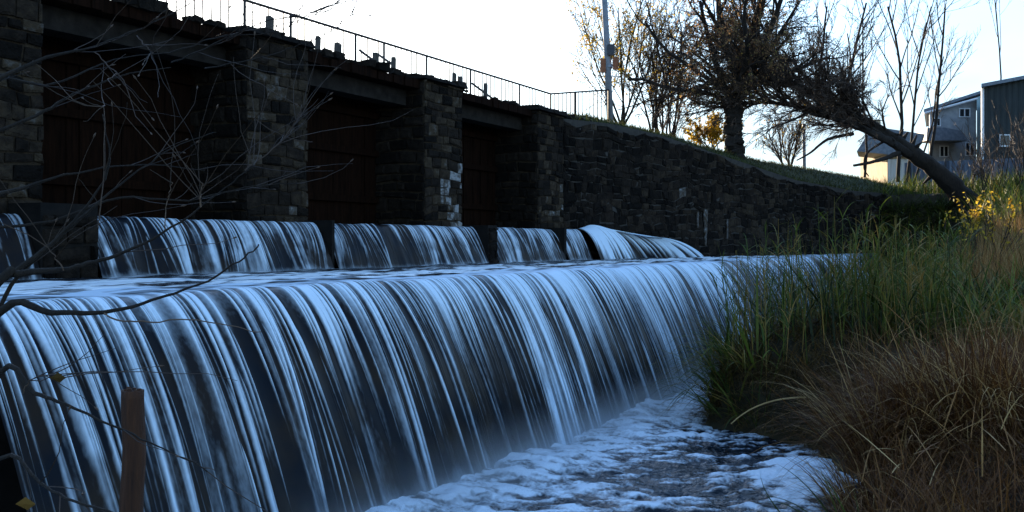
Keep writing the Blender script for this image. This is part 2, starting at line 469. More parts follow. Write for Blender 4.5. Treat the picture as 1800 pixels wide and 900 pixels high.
def sheet(name, us, ly, lz, drop, jet, nrow, n, seed, wm, appr, label, base_top=.35, soft=.3, ctr=None, edge=None, gap=.78):
    frac = np.concatenate([np.linspace(-1, -.02, 12), (np.arange(nrow) / (nrow - 1)) ** 1.35])
    h = np.where(frac > 0, frac, 0) * drop
    o = np.where(frac > 0, jet * np.maximum(frac, 0) ** .62, appr * np.minimum(frac, 0))
    A = strands(us, frac, wm, n, seed)
    U, FR = np.meshgrid(us, frac)
    fr = np.clip(FR, 0, 1)
    brd = fbm(us * 1.1, us * 0 + 3.3, seed + 3, 3)[None] + (fbm(U * 2.4, fr * .7, seed + 5, 2) - .5) * .5
    thin = sstep(.42, .58, brd)                               # thick and thin stretches of the sheet
    cover = 1 - (1 - thin) * gap * sstep(.05, .5, fr) * (1 - .5 * sstep(14, 24, U))
    foam = A * cover * (1 - .12 * fr) * (1 + .5 * (1 - sstep(0, .3, fr)))
    foam = 1.05 * (1 - np.exp(-1.1 * foam))
    foam = foam + base_top * (1 - sstep(0, .22, fr)) * (.6 + .4 * vnoise(U * 9, FR * 3, seed + 8)) * (FR > -.5)
    foam = foam * (1 - .45 * sstep(.15, .6, fr) * sstep(.45, .7, fbm(U * 3.0, fr * 2.2 + U * .3, seed + 61, 4)))
    sf = sstep(.80, 1.02, fr)
    foam = foam * (1 - sf * .6) + sf * (soft + .35 * fbm(U * 2, fr * 3, seed + 7, 3))
    if appr < .8: foam = foam * .82
    if appr > .8:       # sliding sheet just behind the lip, its white stands for foam and sky glint
        yy_ = ly - o[:, None] + 0 * U
        foam = foam + (1 - sstep(-.5, .12, FR)) * .95 * sstep(.22, .52, fbm(U * .8, yy_ * 3.2, 41, 4)) * (.25 + 1.3 * sstep(.3, .7, fbm(U * 2.2, yy_ * 9, 46, 3)))
    D = .030 * np.minimum(foam, 1.2) + .10 * (brd - .5) * sstep(0, .4, fr) + .05 * (fbm(U * 3.3, U * 0 + 1, seed + 9, 3) - .5)
    oo = o[:, None] + D * sstep(-.3, .15, FR)
    zz = lz - h[:, None] + .05 * (fbm(U * 1.6, FR * 1.0, seed + 2, 3) - .5) * (1 - fr) + .012 * np.minimum(foam, 1) * (1 - fr)
    G = np.stack([U + 0 * oo, ly - oo, zz], -1)
    m = MB(); m.grid(G, foam=np.clip(foam, 0, 1.2))
    return tag(m.build(name, M['fall'], smooth=True), label, 'waterfall', kind='structure')


px = np.arange(-90, 1640, .5)
us = u_at(px, LIPY)
sheet('lower_waterfall', us, LIPY, LIPZ, LIPZ + .12, 1.2, 56, 1.0, 11, .022, .9,
      'wide curtain of blue white water streaming over the lower weir', base_top=.30, soft=.45)
bays = [(-60, 30, 3), (136, 549, 21), (555, 828, 22), (846, 966, 23), (970, 1014, 24)]
upper_lab = ['small cascade beside the left edge behind bare twigs', 'broadest upper cascade between the two left stone piers',
             'upper cascade with dark gap below the third stone pier', 'short upper cascade in front of the rightmost pier',
             'narrow thread of falling water beside the white rushing chute']
for (p0, p1, sd), lb in zip(bays, upper_lab):
    u = u_at(np.arange(p0, p1, .7), CRY)
    sheet('upper_waterfall', u, CRY, CRZ, CRZ - LIPZ + .05, .50, 30, .8, sd, .03, .7, lb, base_top=.05, soft=.3, gap=.75)
# fan of water at the wing wall
nu, ns = 150, 34
a = np.linspace(0, 1, nu); s = np.linspace(0, 1, ns)
Aa, Ss = np.meshgrid(a, s)
u0 = 24.35 + 2.9 * Aa; u1 = 24.3 + 5.6 * Aa
zc = CRZ + .02 + .12 * np.exp(-((Aa - .30) / .2) ** 2) - .22 * sstep(.45, 1, Aa)
yc = CRY + .1 - 1.1 * sstep(.4, 1, Aa)
j = Ss ** .85
fu = u0 + (u1 - u0) * j; fy = yc - .75 * j; fz = zc - (zc - LIPZ + .05) * Ss ** 1.9
fo = np.clip(strands(np.linspace(24, 31, nu), s, .05, .8, 77, .3) * .75, 0, 1.1)
mb = MB(); mb.grid(np.stack([fu, fy - .05 * fo, fz + .02 * fo], -1), foam=fo)
tag(mb.build('upper_waterfall', M['fall'], smooth=True), 'white humped chute fanning out along the stone wall', 'waterfall', kind='structure')

# apron pond
x = np.concatenate([np.arange(-1, 4, .2), np.arange(4, 20, .05), np.arange(20, 46, .12)]); y = np.arange(LIPY + .75, 11.0, .06)
X, Y = np.meshgrid(x, y)
fo = 1.3 * sstep(10.3, 8.8, Y) * sstep(.22, .52, fbm(X * .8, Y * 3.2, 41, 4)) * (.25 + 1.3 * sstep(.3, .7, fbm(X * 2.2, Y * 9, 46, 3))) + .7 * sstep(9.9, 10.6, Y) * fbm(X * 3, Y * 5, 43, 3)  # pale band by the lip: foam plus sky glint painted into the colour
zz = LIPZ - .004 + .09 * (fbm(X * 1.3, Y * 4.5, 44, 4) - .5)
mb = MB(); mb.grid(np.stack([X, Y, zz], -1), foam=np.clip(fo, 0, 1))
tag(mb.build('apron_water', M['pond'], smooth=True), 'bright sliding water between the upper and lower falls', 'water', kind='structure')

# pool
x = np.concatenate([np.arange(-14, 6, .4), np.arange(6, 20, .035), np.arange(20, 46, .12)]); y = np.concatenate([np.arange(-.5, 1.4, .2), np.arange(1.4, 6.6, .035)])
X, Y = np.meshgrid(x, y)
near = sstep(3.0, 5.4, Y + .35 * (fbm(X * 1.2, Y * 1.2, 55, 3) - .5) * 3)
la = X * ST - Y * CT; dp = X * CT + Y * ST
wx = la + .5 * (fbm(la * .9, dp * .9, 56, 2) - .5)
ch = .5 * fbm(wx * 1.3, dp * 3.6, 51, 4) + .5 * fbm(wx * 4.2, dp * 8.5, 57, 3)
fo = .20 + .66 * near + (ch - .5) * 3.4 * (1 - .45 * near) + 1.6 * (fbm(wx * 6.5, dp * 13, 59, 3) - .5)
bx, by = 11.05, 2.35
blob = np.exp(-((X - bx - .4 * (Y - by)) / 1.35) ** 2 - ((Y - by) / .62) ** 2)
fo = fo + 1.1 * sstep(.25, .75, blob + (fbm(X * 4, Y * 4, 58, 3) - .5) * .5)
zz = .17 * (ch - .5) + .03 * (fbm(X * 4, Y * 7, 53, 2) - .5) + .13 * near * fbm(X * 1.6, Y * 1.6, 52, 2) * sstep(4.2, 5.4, Y) + .12 * blob
mb = MB(); mb.grid(np.stack([X, Y, zz], -1), foam=np.clip(fo, 0, 1.2))
tag(mb.build('pool_water', M['pool'], smooth=True), 'foaming blue pool at the foot of the lower falls', 'water', kind='structure')

# fine spray hanging over the foot of the falls
mm, n_, l_, b_ = newmat('spray'); n_.remove(b_)
pv = n_.new("ShaderNodeVolumePrincipled"); pv.inputs["Color"].default_value = (.9, .93, .96, 1)
tcs = n_.new("ShaderNodeTexCoord"); sxs = n_.new("ShaderNodeSeparateXYZ"); l_.new(tcs.outputs["Object"], sxs.inputs[0])


def mrange(src, a, b, c, d):
    q = n_.new("ShaderNodeMapRange"); q.interpolation_type = 'SMOOTHSTEP'
    for i_, v_ in zip((1, 2, 3, 4), (a, b, c, d)): q.inputs[i_].default_value = v_
    l_.new(src, q.inputs[0]); return q.outputs[0]


def mul(p_, q_):
    o_ = n_.new("ShaderNodeMath"); o_.operation = 'MULTIPLY'; l_.new(p_, o_.inputs[0])
    if isinstance(q_, float): o_.inputs[1].default_value = q_
    else: l_.new(q_, o_.inputs[1])
    return o_.outputs[0]


nz = n_.new("ShaderNodeTexNoise"); nz.inputs["Scale"].default_value = 1.1; nz.inputs["Detail"].default_value = 3; l_.new(tcs.outputs["Object"], nz.inputs["Vector"])
fz = mrange(sxs.outputs[2], 0, .85, 1, 0)
den = mul(mul(fz, fz), mul(mrange(sxs.outputs[1], 4.3, 5.5, 0, 1), mrange(nz.outputs["Fac"], .3, .7, .25, 1.0)))
l_.new(mul(den, .95), pv.inputs["Density"])
l_.new(pv.outputs[0], n_["Material Output"].inputs["Volume"])
mb = MB(); mb.box((6.2, 4.2, -.1), (30, 6.5, .9))
tag(mb.build('spray_mist', mm), 'soft white spray along the foot of the lower falls', 'mist', kind='stuff')
mb = MB(); mb.add([(-60, 13.1, E + .3), (24.5, 13.1, E + .3), (24.5, 300, E + .3), (-60, 300, E + .3)], [(0, 1, 2, 3)], foam=0)
tag(mb.build('river_water', M['river']), 'dark river held back behind the sluice bridge', 'river', kind='structure')


# ------------------------------------------------------------------ stonework
def stones(m, O, ax, up, nr, width, height, ch, sl, r, top=None, lime=None, tint=(.2, .62), prot=.05, gap=.018, rough=.02, warp=.05):
    """irregular coursed masonry on the face O + a*ax + z*up, sticking out along nr"""
    O = np.asarray(O, float); ax = np.asarray(ax, float); up = np.asarray(up, float); nr = np.asarray(nr, float)
    z = 0
    while z < height - .05:
        h = min(ch * r.uniform(.75, 1.3), height - z)
        a = -r.uniform(0, sl * .6)
        while a < width:
            L = sl * r.uniform(.55, 1.5)
            a0, a1 = max(a, 0), min(a + L, width)
            a += L
            if a1 - a0 < .05: continue
            hh = h
            if top is not None:
                tz = float(top((a0 + a1) / 2)) - O[2]
                if z > tz - .03: continue
                hh = min(h, tz - z)
            g = gap * r.uniform(.5, 1.3)
            A0, A1, Z0, Z1 = a0 + g, a1 - g, z + g, z + hh - g
            if A1 - A0 < .03 or Z1 - Z0 < .03: continue
            d = prot * r.uniform(.25, 1.0)
            jj = lambda k: r.uniform(-rough, rough)
            base = [(A0, Z0, -.03), (A1, Z0, -.03), (A1, Z1, -.03), (A0, Z1, -.03)]
            mid = [(A0 + jj(0), Z0 + jj(0), d * .55), (A1 + jj(0), Z0 + jj(0), d * .55), (A1 + jj(0), Z1 + jj(0), d * .55), (A0 + jj(0), Z1 + jj(0), d * .55)]
            i = min(.05, (A1 - A0) * .22, (Z1 - Z0) * .22)
            fr = [(A0 + i, Z0 + i, d + jj(0) * .8), (A1 - i, Z0 + i, d + jj(0) * .8), (A1 - i, Z1 - i, d + jj(0) * .8), (A0 + i, Z1 - i, d + jj(0) * .8)]
            pts = np.array(base + mid + fr)
            ea = sstep(0, .25, pts[:, 0]) * sstep(0, .25, width - pts[:, 0]); ez = sstep(0, .25, pts[:, 1]) * (sstep(0, .25, height - pts[:, 1]) if top is None else 1)
            pts[:, 1] += ez * warp * 3.2 * (fbm(pts[:, 0] * 1.5 + 7, pts[:, 1] * 1.5, 91, 3) - .5)
            pts[:, 0] += ea * warp * 2.2 * (fbm(pts[:, 0] * 2.1, pts[:, 1] * 2.1 + 3, 92, 3) - .5)
            V = O + pts[:, :1] * ax + pts[:, 1:2] * up + pts[:, 2:] * nr
            t = r.uniform(*tint)
            if lime is not None: t += lime((a0 + a1) / 2, z, r)
            m.add(V, [(0, 1, 5, 4), (1, 2, 6, 5), (2, 3, 7, 6), (3, 0, 4, 7), (4, 5, 9, 8), (5, 6, 10, 9), (6, 7, 11, 10), (7, 4, 8, 11), (8, 9, 10, 11)], tint=t)
        z += h


XP = np.array([1., 0, 0]); YP = np.array([0, 1., 0]); ZP = np.array([0, 0, 1.])
# ---- the weir that the water runs over
weir = thing('weir', 'dark stone weir with two steps under the falling water', 'weir', (20, 8, 0))
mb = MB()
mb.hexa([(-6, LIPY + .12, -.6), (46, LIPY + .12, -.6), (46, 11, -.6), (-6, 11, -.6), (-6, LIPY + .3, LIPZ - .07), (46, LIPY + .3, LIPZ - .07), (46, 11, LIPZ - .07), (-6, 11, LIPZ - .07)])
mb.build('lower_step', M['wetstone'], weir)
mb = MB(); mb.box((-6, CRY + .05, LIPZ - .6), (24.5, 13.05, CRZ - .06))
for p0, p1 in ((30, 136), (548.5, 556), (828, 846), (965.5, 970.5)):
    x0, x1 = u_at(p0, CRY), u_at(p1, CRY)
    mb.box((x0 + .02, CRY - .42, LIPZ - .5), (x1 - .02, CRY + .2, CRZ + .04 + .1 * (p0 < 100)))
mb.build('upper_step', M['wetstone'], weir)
r = np.random.default_rng(15)
for p0, p1 in ((30, 136), (828, 846)):
    mb = MB()
    x0, x1 = float(u_at(p0, CRY)) + .03, float(u_at(p1, CRY)) - .03
    stones(mb, (x0, CRY - .425, LIPZ - .3), XP, ZP, -YP, x1 - x0, CRZ - LIPZ + .3, .2, .34, r, prot=.08, tint=(.1, .5))
    mb.build('facing', M['stone'], weir)

# ---- the sluice bridge
bridge = thing('sluice_bridge', 'dark old stone sluice bridge with piers above the upper falls', 'bridge', (14, 12.7, CRZ))
SP, TK = 5.2, 1.5
DZ = E + 3.45
edges = [8.31 + SP * k for k in (-1, 0, 1, 2, 3)]
for k, xr in enumerate(edges):
    r = np.random.default_rng(100 + k)
    x0, z0 = xr - TK, CRZ - .05
    top = DZ if k != 4 else E + 3.42
    mb = MB()
    mb.box((x0 + .02, PY + .012, z0 - .3), (xr - .02, 14.2, top - .02), tint=.66)
    lim = {1: .3, 2: .5, 3: .8, 4: .6}.get(k, .05)

    def lime(a, z, r, lim=lim, k=k):
        # lime wash-out and pale quoins low on the free corner
        e = (a > TK * .45) and z < 1.35
        v = 0
        if e and r.random() < lim: v += r.uniform(.04, .19)
        if k == 3 and z < 1.7 and a > TK * .4: v += .10
        return v
    stones(mb, (x0, PY, z0), XP, ZP, -YP, TK, top - z0, .19, .32, r, lime=lime, prot=.04, gap=.014, rough=.014, tint=(.2, .8))
    stones(mb, (x0, 14.2, z0), -YP, ZP, -XP, 14.2 - PY, top - z0, .21, .36, r, tint=(.15, .5), prot=.05)
    mb.build('pier', M['stone'], bridge)
    # capstone
    mb = MB()
    n = 4
    for q in range(n):
        a0, a1 = x0 - .12 + (TK + .22) * q / n, x0 - .12 + (TK + .22) * (q + 1) / n
        hh = r.uniform(.12, .18)
        mb.hexa([(a0 + .01, PY - .12 + r.uniform(-.03, .03), top), (a1 - .01, PY - .12, top), (a1 - .01, 13.2, top), (a0 + .01, 13.2, top),
                 (a0 + .04, PY - .06, top + hh - r.uniform(0, .06)), (a1 - .04, PY - .06, top + hh - r.uniform(0, .08)), (a1 - .03, 13.2, top + hh), (a0 + .03, 13.2, top + hh)], tint=r.uniform(.25, .45))
    mb.build('capstone', M['stone'], bridge)
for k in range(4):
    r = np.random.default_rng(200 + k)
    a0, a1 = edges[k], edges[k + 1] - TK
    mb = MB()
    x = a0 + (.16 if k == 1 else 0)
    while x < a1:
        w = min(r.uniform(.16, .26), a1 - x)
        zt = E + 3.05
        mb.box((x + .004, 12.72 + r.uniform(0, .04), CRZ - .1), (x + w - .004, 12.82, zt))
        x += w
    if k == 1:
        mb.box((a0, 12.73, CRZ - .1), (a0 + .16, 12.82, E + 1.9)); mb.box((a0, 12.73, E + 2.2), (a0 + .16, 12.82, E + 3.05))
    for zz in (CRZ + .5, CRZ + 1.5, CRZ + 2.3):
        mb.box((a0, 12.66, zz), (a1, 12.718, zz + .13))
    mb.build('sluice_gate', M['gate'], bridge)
    mb = MB(); mb.box((a0 + .002, 11.95, E + 2.92), (a1 - .002, 12.35, E + 3.24)); mb.build('beam', M['concrete'], bridge)
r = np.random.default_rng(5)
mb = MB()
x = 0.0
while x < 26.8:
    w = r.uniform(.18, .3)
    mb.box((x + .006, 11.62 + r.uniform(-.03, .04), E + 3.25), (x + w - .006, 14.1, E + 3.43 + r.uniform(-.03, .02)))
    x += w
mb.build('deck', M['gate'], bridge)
# rubble along the deck edge (nobody could count it)
mb = MB(); r = np.random.default_rng(8)
bm_v = np.array([(-1, -1, -1), (1, -1, -1), (1, 1, -1), (-1, 1, -1), (-1, -1, 1), (1, -1, 1), (1, 1, 1), (-1, 1, 1)], float)
for k in range(260):
    x = r.uniform(3, 26); y = r.uniform(11.62, 12.4)
    s = r.uniform(.04, .12) * (1.25 if fbm(np.array(x * 1.3), np.array(.5), 3) > .5 else .7)
    V = bm_v * r.uniform(.55, 1.2, (8, 3)) * s * np.array([1.3, 1, .7]) + np.array([x, y, E + 3.45 + s * .45])
    mb.hexa(V, tint=r.uniform(.1, .5))
tag(mb.build('rubble', M['stone']), 'loose stones and broken lumps along the bridge deck edge', 'rubble', kind='stuff')

# short timber posts along the deck edge
tp = [(473, 28, 'short thick timber post nearest the sun on the bridge deck'), (558, 63, 'timber stump alone on the deck right of the second pier'),
      (593, 75, 'squat broad timber stump between two slim rail posts'), (660, 92, 'timber stump propped by a diagonal strut on the deck'),
      (691, 100, 'slanted timber stump beside a long sloping strut'), (798, 128, 'left one of the paired stumps on the third pier'),
      (809, 134, 'right one of the paired stumps on the third pier'), (853, 146, 'last timber stump towards the lamp post')]
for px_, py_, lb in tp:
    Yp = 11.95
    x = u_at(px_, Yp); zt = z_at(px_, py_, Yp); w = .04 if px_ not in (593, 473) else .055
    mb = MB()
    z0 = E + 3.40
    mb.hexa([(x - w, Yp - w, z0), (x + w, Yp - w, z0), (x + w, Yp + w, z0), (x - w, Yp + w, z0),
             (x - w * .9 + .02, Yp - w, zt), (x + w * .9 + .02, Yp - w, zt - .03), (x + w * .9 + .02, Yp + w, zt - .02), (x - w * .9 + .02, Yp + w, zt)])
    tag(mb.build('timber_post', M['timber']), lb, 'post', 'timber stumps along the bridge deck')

# ---- retaining wall
rw = thing('retaining_wall', 'long dark rubble stone wall beside the falls below the grass slope', 'wall', (WA[0] + WD[0] * 8, WA[1] + WD[1] * 8, LIPZ))
mb = MB(); r = np.random.default_rng(61)
ax = np.array([WD[0], WD[1], 0]); nr = np.array([WN[0], WN[1], 0])
zb = LIPZ - .35


def wl_lime(a, z, r):
    v = .22 * (fbm(np.array(a * .35), np.array(z * .35), 71) - .5) * 2
    if r.random() < .02: v += .18
    return v


stones(mb, (WA[0], WA[1], zb), ax, ZP, nr, WL, 5.2, .22, .32, r, top=lambda a: wall_top(a / WL) - .12, lime=wl_lime, prot=.055, rough=.03, gap=.009, tint=(.12, .6), warp=.11)
mb.build('masonry', M['stone'], rw)
mb = MB()
ts = np.linspace(0, 1, 60)
fr = np.array([[*(WA + WD * t * WL), 0] for t in ts])
G = np.stack([fr + ZP * zb, fr + ZP * (wall_top(ts) - .02)[:, None], fr - nr * .5 + ZP * (wall_top(ts) - .02)[:, None], fr - nr * .5 + ZP * zb])
mb.grid(G)
mb.box((WB[0] - .02, WB[1] - .02, 1.5), (WB[0] + .5, WB[1] + .55, E + 2.2))
mb.build('mortar_core', M['mortar'], rw)
mb = MB()          # pale run-off stain, a thin crust on the stones
for pxs, y0, y1, w in ((1240, 368, 432, .10), (1226, 372, 400, .06), (1278, 385, 420, .05)):
    k = (pxs - 900) / F
    t = (26.6 * k - 1.43) / (16.57 - 18.4 * k); d = 26.6 + 18.4 * t
    p = WA + WD * t * WL + WN * .045
    z1_, z0_ = E + (HOR - y0) / F * d, E + (HOR - y1) / F * d
    for q in range(6):
        a = z0_ + (z1_ - z0_) * q / 6; b = z0_ + (z1_ - z0_) * (q + 1) / 6
        ww_ = w * (.5 + .5 * (q + 1) / 6) * r.uniform(.7, 1.2)
        V = []
        for zz in (a, b):
            for sx, dn in ((-ww_, 0), (ww_, 0), (ww_, .03), (-ww_, .03)):
                V.append([p[0] + WD[0] * sx + WN[0] * dn, p[1] + WD[1] * sx + WN[1] * dn, zz])
        mb.hexa(V, tint=.86)
mb.build('lime_stain', M['stone'], rw)
# boulders at the wall foot
for k, (px_, dd, s) in enumerate([(1175, 33, .45), (1215, 33.6, .35), (1262, 34.6, .5), (1120, 31.3, .3)]):
    bm = bmesh.new(); bmesh.ops.create_icosphere(bm, subdivisions=3, radius=1)
    p = P(px_, 440, dd)
    for v in bm.verts:
        c = v.co
        f = 1 + .5 * (fbm(np.array(c.x * 1.5 + k * 3), np.array(c.y * 1.5 + c.z * 1.7), 81 + k, 3) - .5)
        v.co = Vector((c.x * f * s * 1.5, c.y * f * s, c.z * f * s * .8))
    me = bpy.data.meshes.new('boulder'); bm.to_mesh(me); bm.free(); me.materials.append(M['wetstone'])
    o = bpy.data.objects.new('boulder', me); C.collection.objects.link(o); o.location = (p[0], p[1], LIPZ + s * .15)
    tag(o, ['dark boulder where the white chute ends at the wall', 'smaller boulder next to the one at the chute end', 'biggest wet boulder under the pale stained wall', 'small boulder half under the chute water'][k], 'boulder', 'boulders along the foot of the wall')

# ---- railing
RY = 13.3
ral = thing('metal_railing', 'thin dark metal railing along the bridge deck', 'railing', (18, RY, E + 3.45))
xe = float(u_at(968, RY)); zt = z_at(968, 165, RY)
pe = np.array([xe, RY, zt]); p2 = P(1070, 158, 31.0)
zs = z_at(430, 0, RY)


def top_z(x): return zt + (zs - zt) * (xe - x) / (xe - float(u_at(430, RY)))


x_start = 9.5
mb = MB(); mb.tube([(x_start, RY, top_z(x_start)), pe], .028, 6); mb.tube([pe, p2], .028, 6); mb.build('top_rail', M['rail'], ral)
mb = MB(); mb.tube([(x_start, RY, top_z(x_start) - .95), pe - ZP * .95], .014, 5); mb.build('bottom_rail', M['rail'], ral)
posts = [float(u_at(p, RY)) for p in (430, 511, 625, 675, 750, 827, 913)]
for x in [x_start, *posts]:
    mb = MB(); mb.tube([(x, RY, E + 3.3), (x, RY, top_z(x) + .01)], .030, 6); mb.build('rail_post', M['rail'], ral)
for f in (0, .42, 1.0):
    p = pe + (p2 - pe) * f
    mb = MB(); mb.tube([p - ZP * 1.35, p], .032, 6); mb.build('rail_post', M['rail'], ral)
allx = [x_start, *posts, xe]
for a, b in zip(allx[:-1], allx[1:]):
    mb = MB(); n = int((b - a) / .2)
    for q in range(1, n):
        x = a + (b - a) * q / n
        mb.tube([(x, RY, top_z(x) - .95), (x + r.normal(0, .012), RY, top_z(x) - .02)], .017, 4, cap=False)
    mb.build('picket_panel', M['rail'], ral)
mb = MB()
for q in range(1, 15):
    p = pe + (p2 - pe) * q / 15; mb.tube([p - ZP * 1.1, p], .017, 4, cap=False)
mb.build('picket_panel', M['rail'], ral)
for p0, p1 in (((632, 88), (662, 110)), ((664, 95), (694, 116)), ((829, 146), (872, 178))):
    a = (u_at(p0[0], RY - .3), RY - .3, z_at(*p0, RY - .3)); b = (u_at(p1[0], RY - .9), RY - .9, z_at(*p1, RY - .9))
    mb = MB(); mb.tube([a, b], .03, 5); mb.build('strut', M['rail'], ral)

# ---- lamp pole
pb = P(1073, 203, 31.4)
pole = thing('utility_pole', 'tall grey pole with orange boards at the end of the railing', 'pole', pb)
ptop = P(1059, -70, 31.4)
pd = (ptop - pb)
mb = MB(); mb.tube([pb - ZP * .4, pb + pd * .5, ptop], [.115, .10, .085], 10); mb.build('shaft', M['pole'], pole, True)
rt = np.array([ST, -CT, 0]); fw = np.array([CT, ST, 0])


def panel(c, w, h, t, yaw=0):
    a = rt * math.cos(yaw) + fw * math.sin(yaw); n_ = -rt * math.sin(yaw) + fw * math.cos(yaw)
    return [c + a * sx * w / 2 + n_ * sy * t / 2 + ZP * sz * h / 2 for sz in (-1, 1) for sx, sy in ((-1, -1), (1, -1), (1, 1), (-1, 1))]


for (pxx, pyy, w, h, t, yaw) in ((1060, 115, .17, .44, .05, .35), (1082, 111, .17, .40, .05, -.5)):
    mb = MB(); mb.hexa(panel(P(pxx, pyy, 31.3), w, h, t, yaw)); mb.build('sign_board', M['rust'], pole)
mb = MB(); mb.hexa(panel(P(1074, 88, 31.3), .22, .34, .2)); mb.build('junction_box', M['dkmetal'], pole)
mb = MB(); mb.tube([P(1070, 119, 31.4), P(1070.3, 113, 31.4)], .125, 10); mb.build('clamp', M['pole'], pole)
mb = MB()
pa = P(1062, -5, 31.4)
# distant lamp post
b = P(1414, 296, 47)
lp = thing('street_pole', 'thin pale grey post behind the slope under the trees', 'pole', b)
mb = MB(); mb.tube([b - ZP * .6, P(1413, 222, 47)], [.09, .07], 8); mb.build('shaft', M['pole'], lp)
mb = MB(); mb.hexa(panel(P(1413, 220, 47), .16, .14, .16)); mb.build('cap', M['dkmetal'], lp)


# ------------------------------------------------------------------ buildings on the right
def prism(m, front, dvec):
    """polygon (list of points) extruded along dvec"""
    n = len(front); A = np.array(front); B = A + dvec
    V = np.vstack([A, B]); Q = []; T = []
    for k in range(n): Q.append((k, (k + 1) % n, n + (k + 1) % n, n + k))
    for k in range(1, n - 1):
        T.append((0, k + 1, k)); T.append((n, n + k, n + k + 1))
    m.add(V, Q, T)


def quadpx(pts, d): return [P(x, y, d) for x, y in pts]


def corrug(m, p0, p1, z0, z1, dn, pitch=.2, amp=.03, tops=None):
    """corrugated sheet between two ground points, ridges vertical, with a thickness"""
    p0 = np.array(p0[:2]); p1 = np.array(p1[:2]); L = np.linalg.norm(p1 - p0); a = (p1 - p0) / L; n_ = np.array([a[1], -a[0]])
    k = int(L / pitch) * 4 + 1
    s = np.linspace(0, L, k); off = amp * np.sin(s / pitch * 2 * math.pi)
    z1 = np.linspace(z1[0], z1[1], k) if isinstance(z1, tuple) else np.full(k, z1)
    F_ = p0 + a * s[:, None] + n_ * off[:, None]; B_ = F_ - n_ * dn
    g = lambda q, z: np.column_stack([q, np.broadcast_to(z, (k,))])
    m.grid(np.stack([g(F_, z0), g(F_, z1), g(B_, z1), g(B_, z0)]))


def radial(px_): v = fw + rt * (px_ - 900) / F; return v / np.linalg.norm(v)


# two storey house
HD = 58.0
hs = thing('gabled_house', 'two storey blue grey house with sloping roof behind the trees', 'house', P(1680, 340, HD))
mb = MB(); prism(mb, quadpx([(1632, 400), (1716, 400), (1716, 172), (1632, 198)], HD), radial(1640) * 7); mb.build('wall', M['wall_blue'], hs)
mb = MB()
a = quadpx([(1624, 197), (1728, 163), (1728, 158), (1624, 192)], HD - .5); prism(mb, a, radial(1660) * 8); mb.build('roof', M['slate'], hs)
mb = MB(); prism(mb, quadpx([(1717, 400), (1731, 400), (1731, 166), (1717, 171)], HD - .6), radial(1720) * 4); mb.build('side_wing', M['wall_teal'], hs)
mb = MB(); prism(mb, quadpx([(1629, 240), (1630, 225), (1660, 224), (1690, 230), (1700, 243), (1700, 247), (1629, 247)], HD - 1.6), fw * 1.5); mb.build('porch_roof', M['slate'], hs)
for (x0, y0, x1, y1) in ((1686, 190, 1706, 206), (1640, 207, 1654, 222), (1697, 250, 1714, 274), (1652, 256, 1668, 276)):
    mb = MB()
    d = HD - .08
    o_ = [(x0, y0, x1, y0 + 1.6), (x0, y1 - 1.6, x1, y1), (x0, y0 + 1.6, x0 + 1.6, y1 - 1.6), (x1 - 1.6, y0 + 1.6, x1, y1 - 1.6), ((x0 + x1) / 2 - .8, y0 + 1.6, (x0 + x1) / 2 + .8, y1 - 1.6)]
    for q in o_: prism(mb, quadpx([(q[0], q[3]), (q[2], q[3]), (q[2], q[1]), (q[0], q[1])], d), fw * .07)
    wf = mb.build('window', M['white'], hs)
    mb = MB(); prism(mb, quadpx([(x0 + 1, y1 - 1), (x1 - 1, y1 - 1), (x1 - 1, y0 + 1), (x0 + 1, y0 + 1)], d + .05), fw * .02)
    g = mb.build('pane', M['glass']); g.parent = wf; g.location = (0, 0, 0)
    g.location = -Vector(wf.location) - Vector(hs.location) if False else Vector((0, 0, 0))
    g.matrix_parent_inverse.identity()
mb = MB(); mb.tube(quadpx([(1624, 199), (1718, 173)], HD - .55), .07, 6); mb.build('gutter', M['white'], hs)
mb = MB(); mb.tube(quadpx([(1635, 199), (1635, 330)], HD - .12), .05, 6); mb.build('downpipe', M['white'], hs)
mb = MB(); prism(mb, quadpx([(1632, 400), (1715, 400), (1715, 296), (1632, 296)], HD - .09), fw * .06); mb.build('lower_cladding', M['sheet_dark'], hs)
# dark sheet metal shed
SD = 50.0
sh = thing('metal_shed', 'tall dark blue sheet metal shed at the right edge', 'shed', P(1790, 350, SD))
mb = MB(); prism(mb, quadpx([(1730, 400), (1960, 400), (1960, 110), (1730, 153)], SD), radial(1745) * 8); mb.build('wall', M['mortar'], sh)
mb = MB(); pz = [P(1729, 400, SD - .1), P(1960, 400, SD - .1)]
corrug(mb, pz[0], pz[1], E + .4, (P(0, 151, SD)[2], P(0, 109, SD)[2]), .02, .3, .03); mb.build('cladding', M['sheet_dark'], sh)
mb = MB(); prism(mb, quadpx([(1725, 153), (1965, 108), (1965, 101), (1725, 147)], SD - .5), radial(1745) * 9); mb.build('roof', M['slate'], sh)
mb = MB(); prism(mb, quadpx([(1726, 330), (1730, 330), (1730, 154), (1726, 154)], SD - .16), fw * .1); mb.build('corner_trim', M['white'], sh)
mb = MB(); prism(mb, quadpx([(1757, 258), (1776, 258), (1776, 236), (1757, 236)], SD - .2), fw * .06); wf = mb.build('window', M['white'], sh)
mb = MB(); prism(mb, quadpx([(1759, 255), (1774, 255), (1774, 238), (1759, 238)], SD - .215), fw * .05); g = mb.build('pane', M['glass']); g.parent = wf
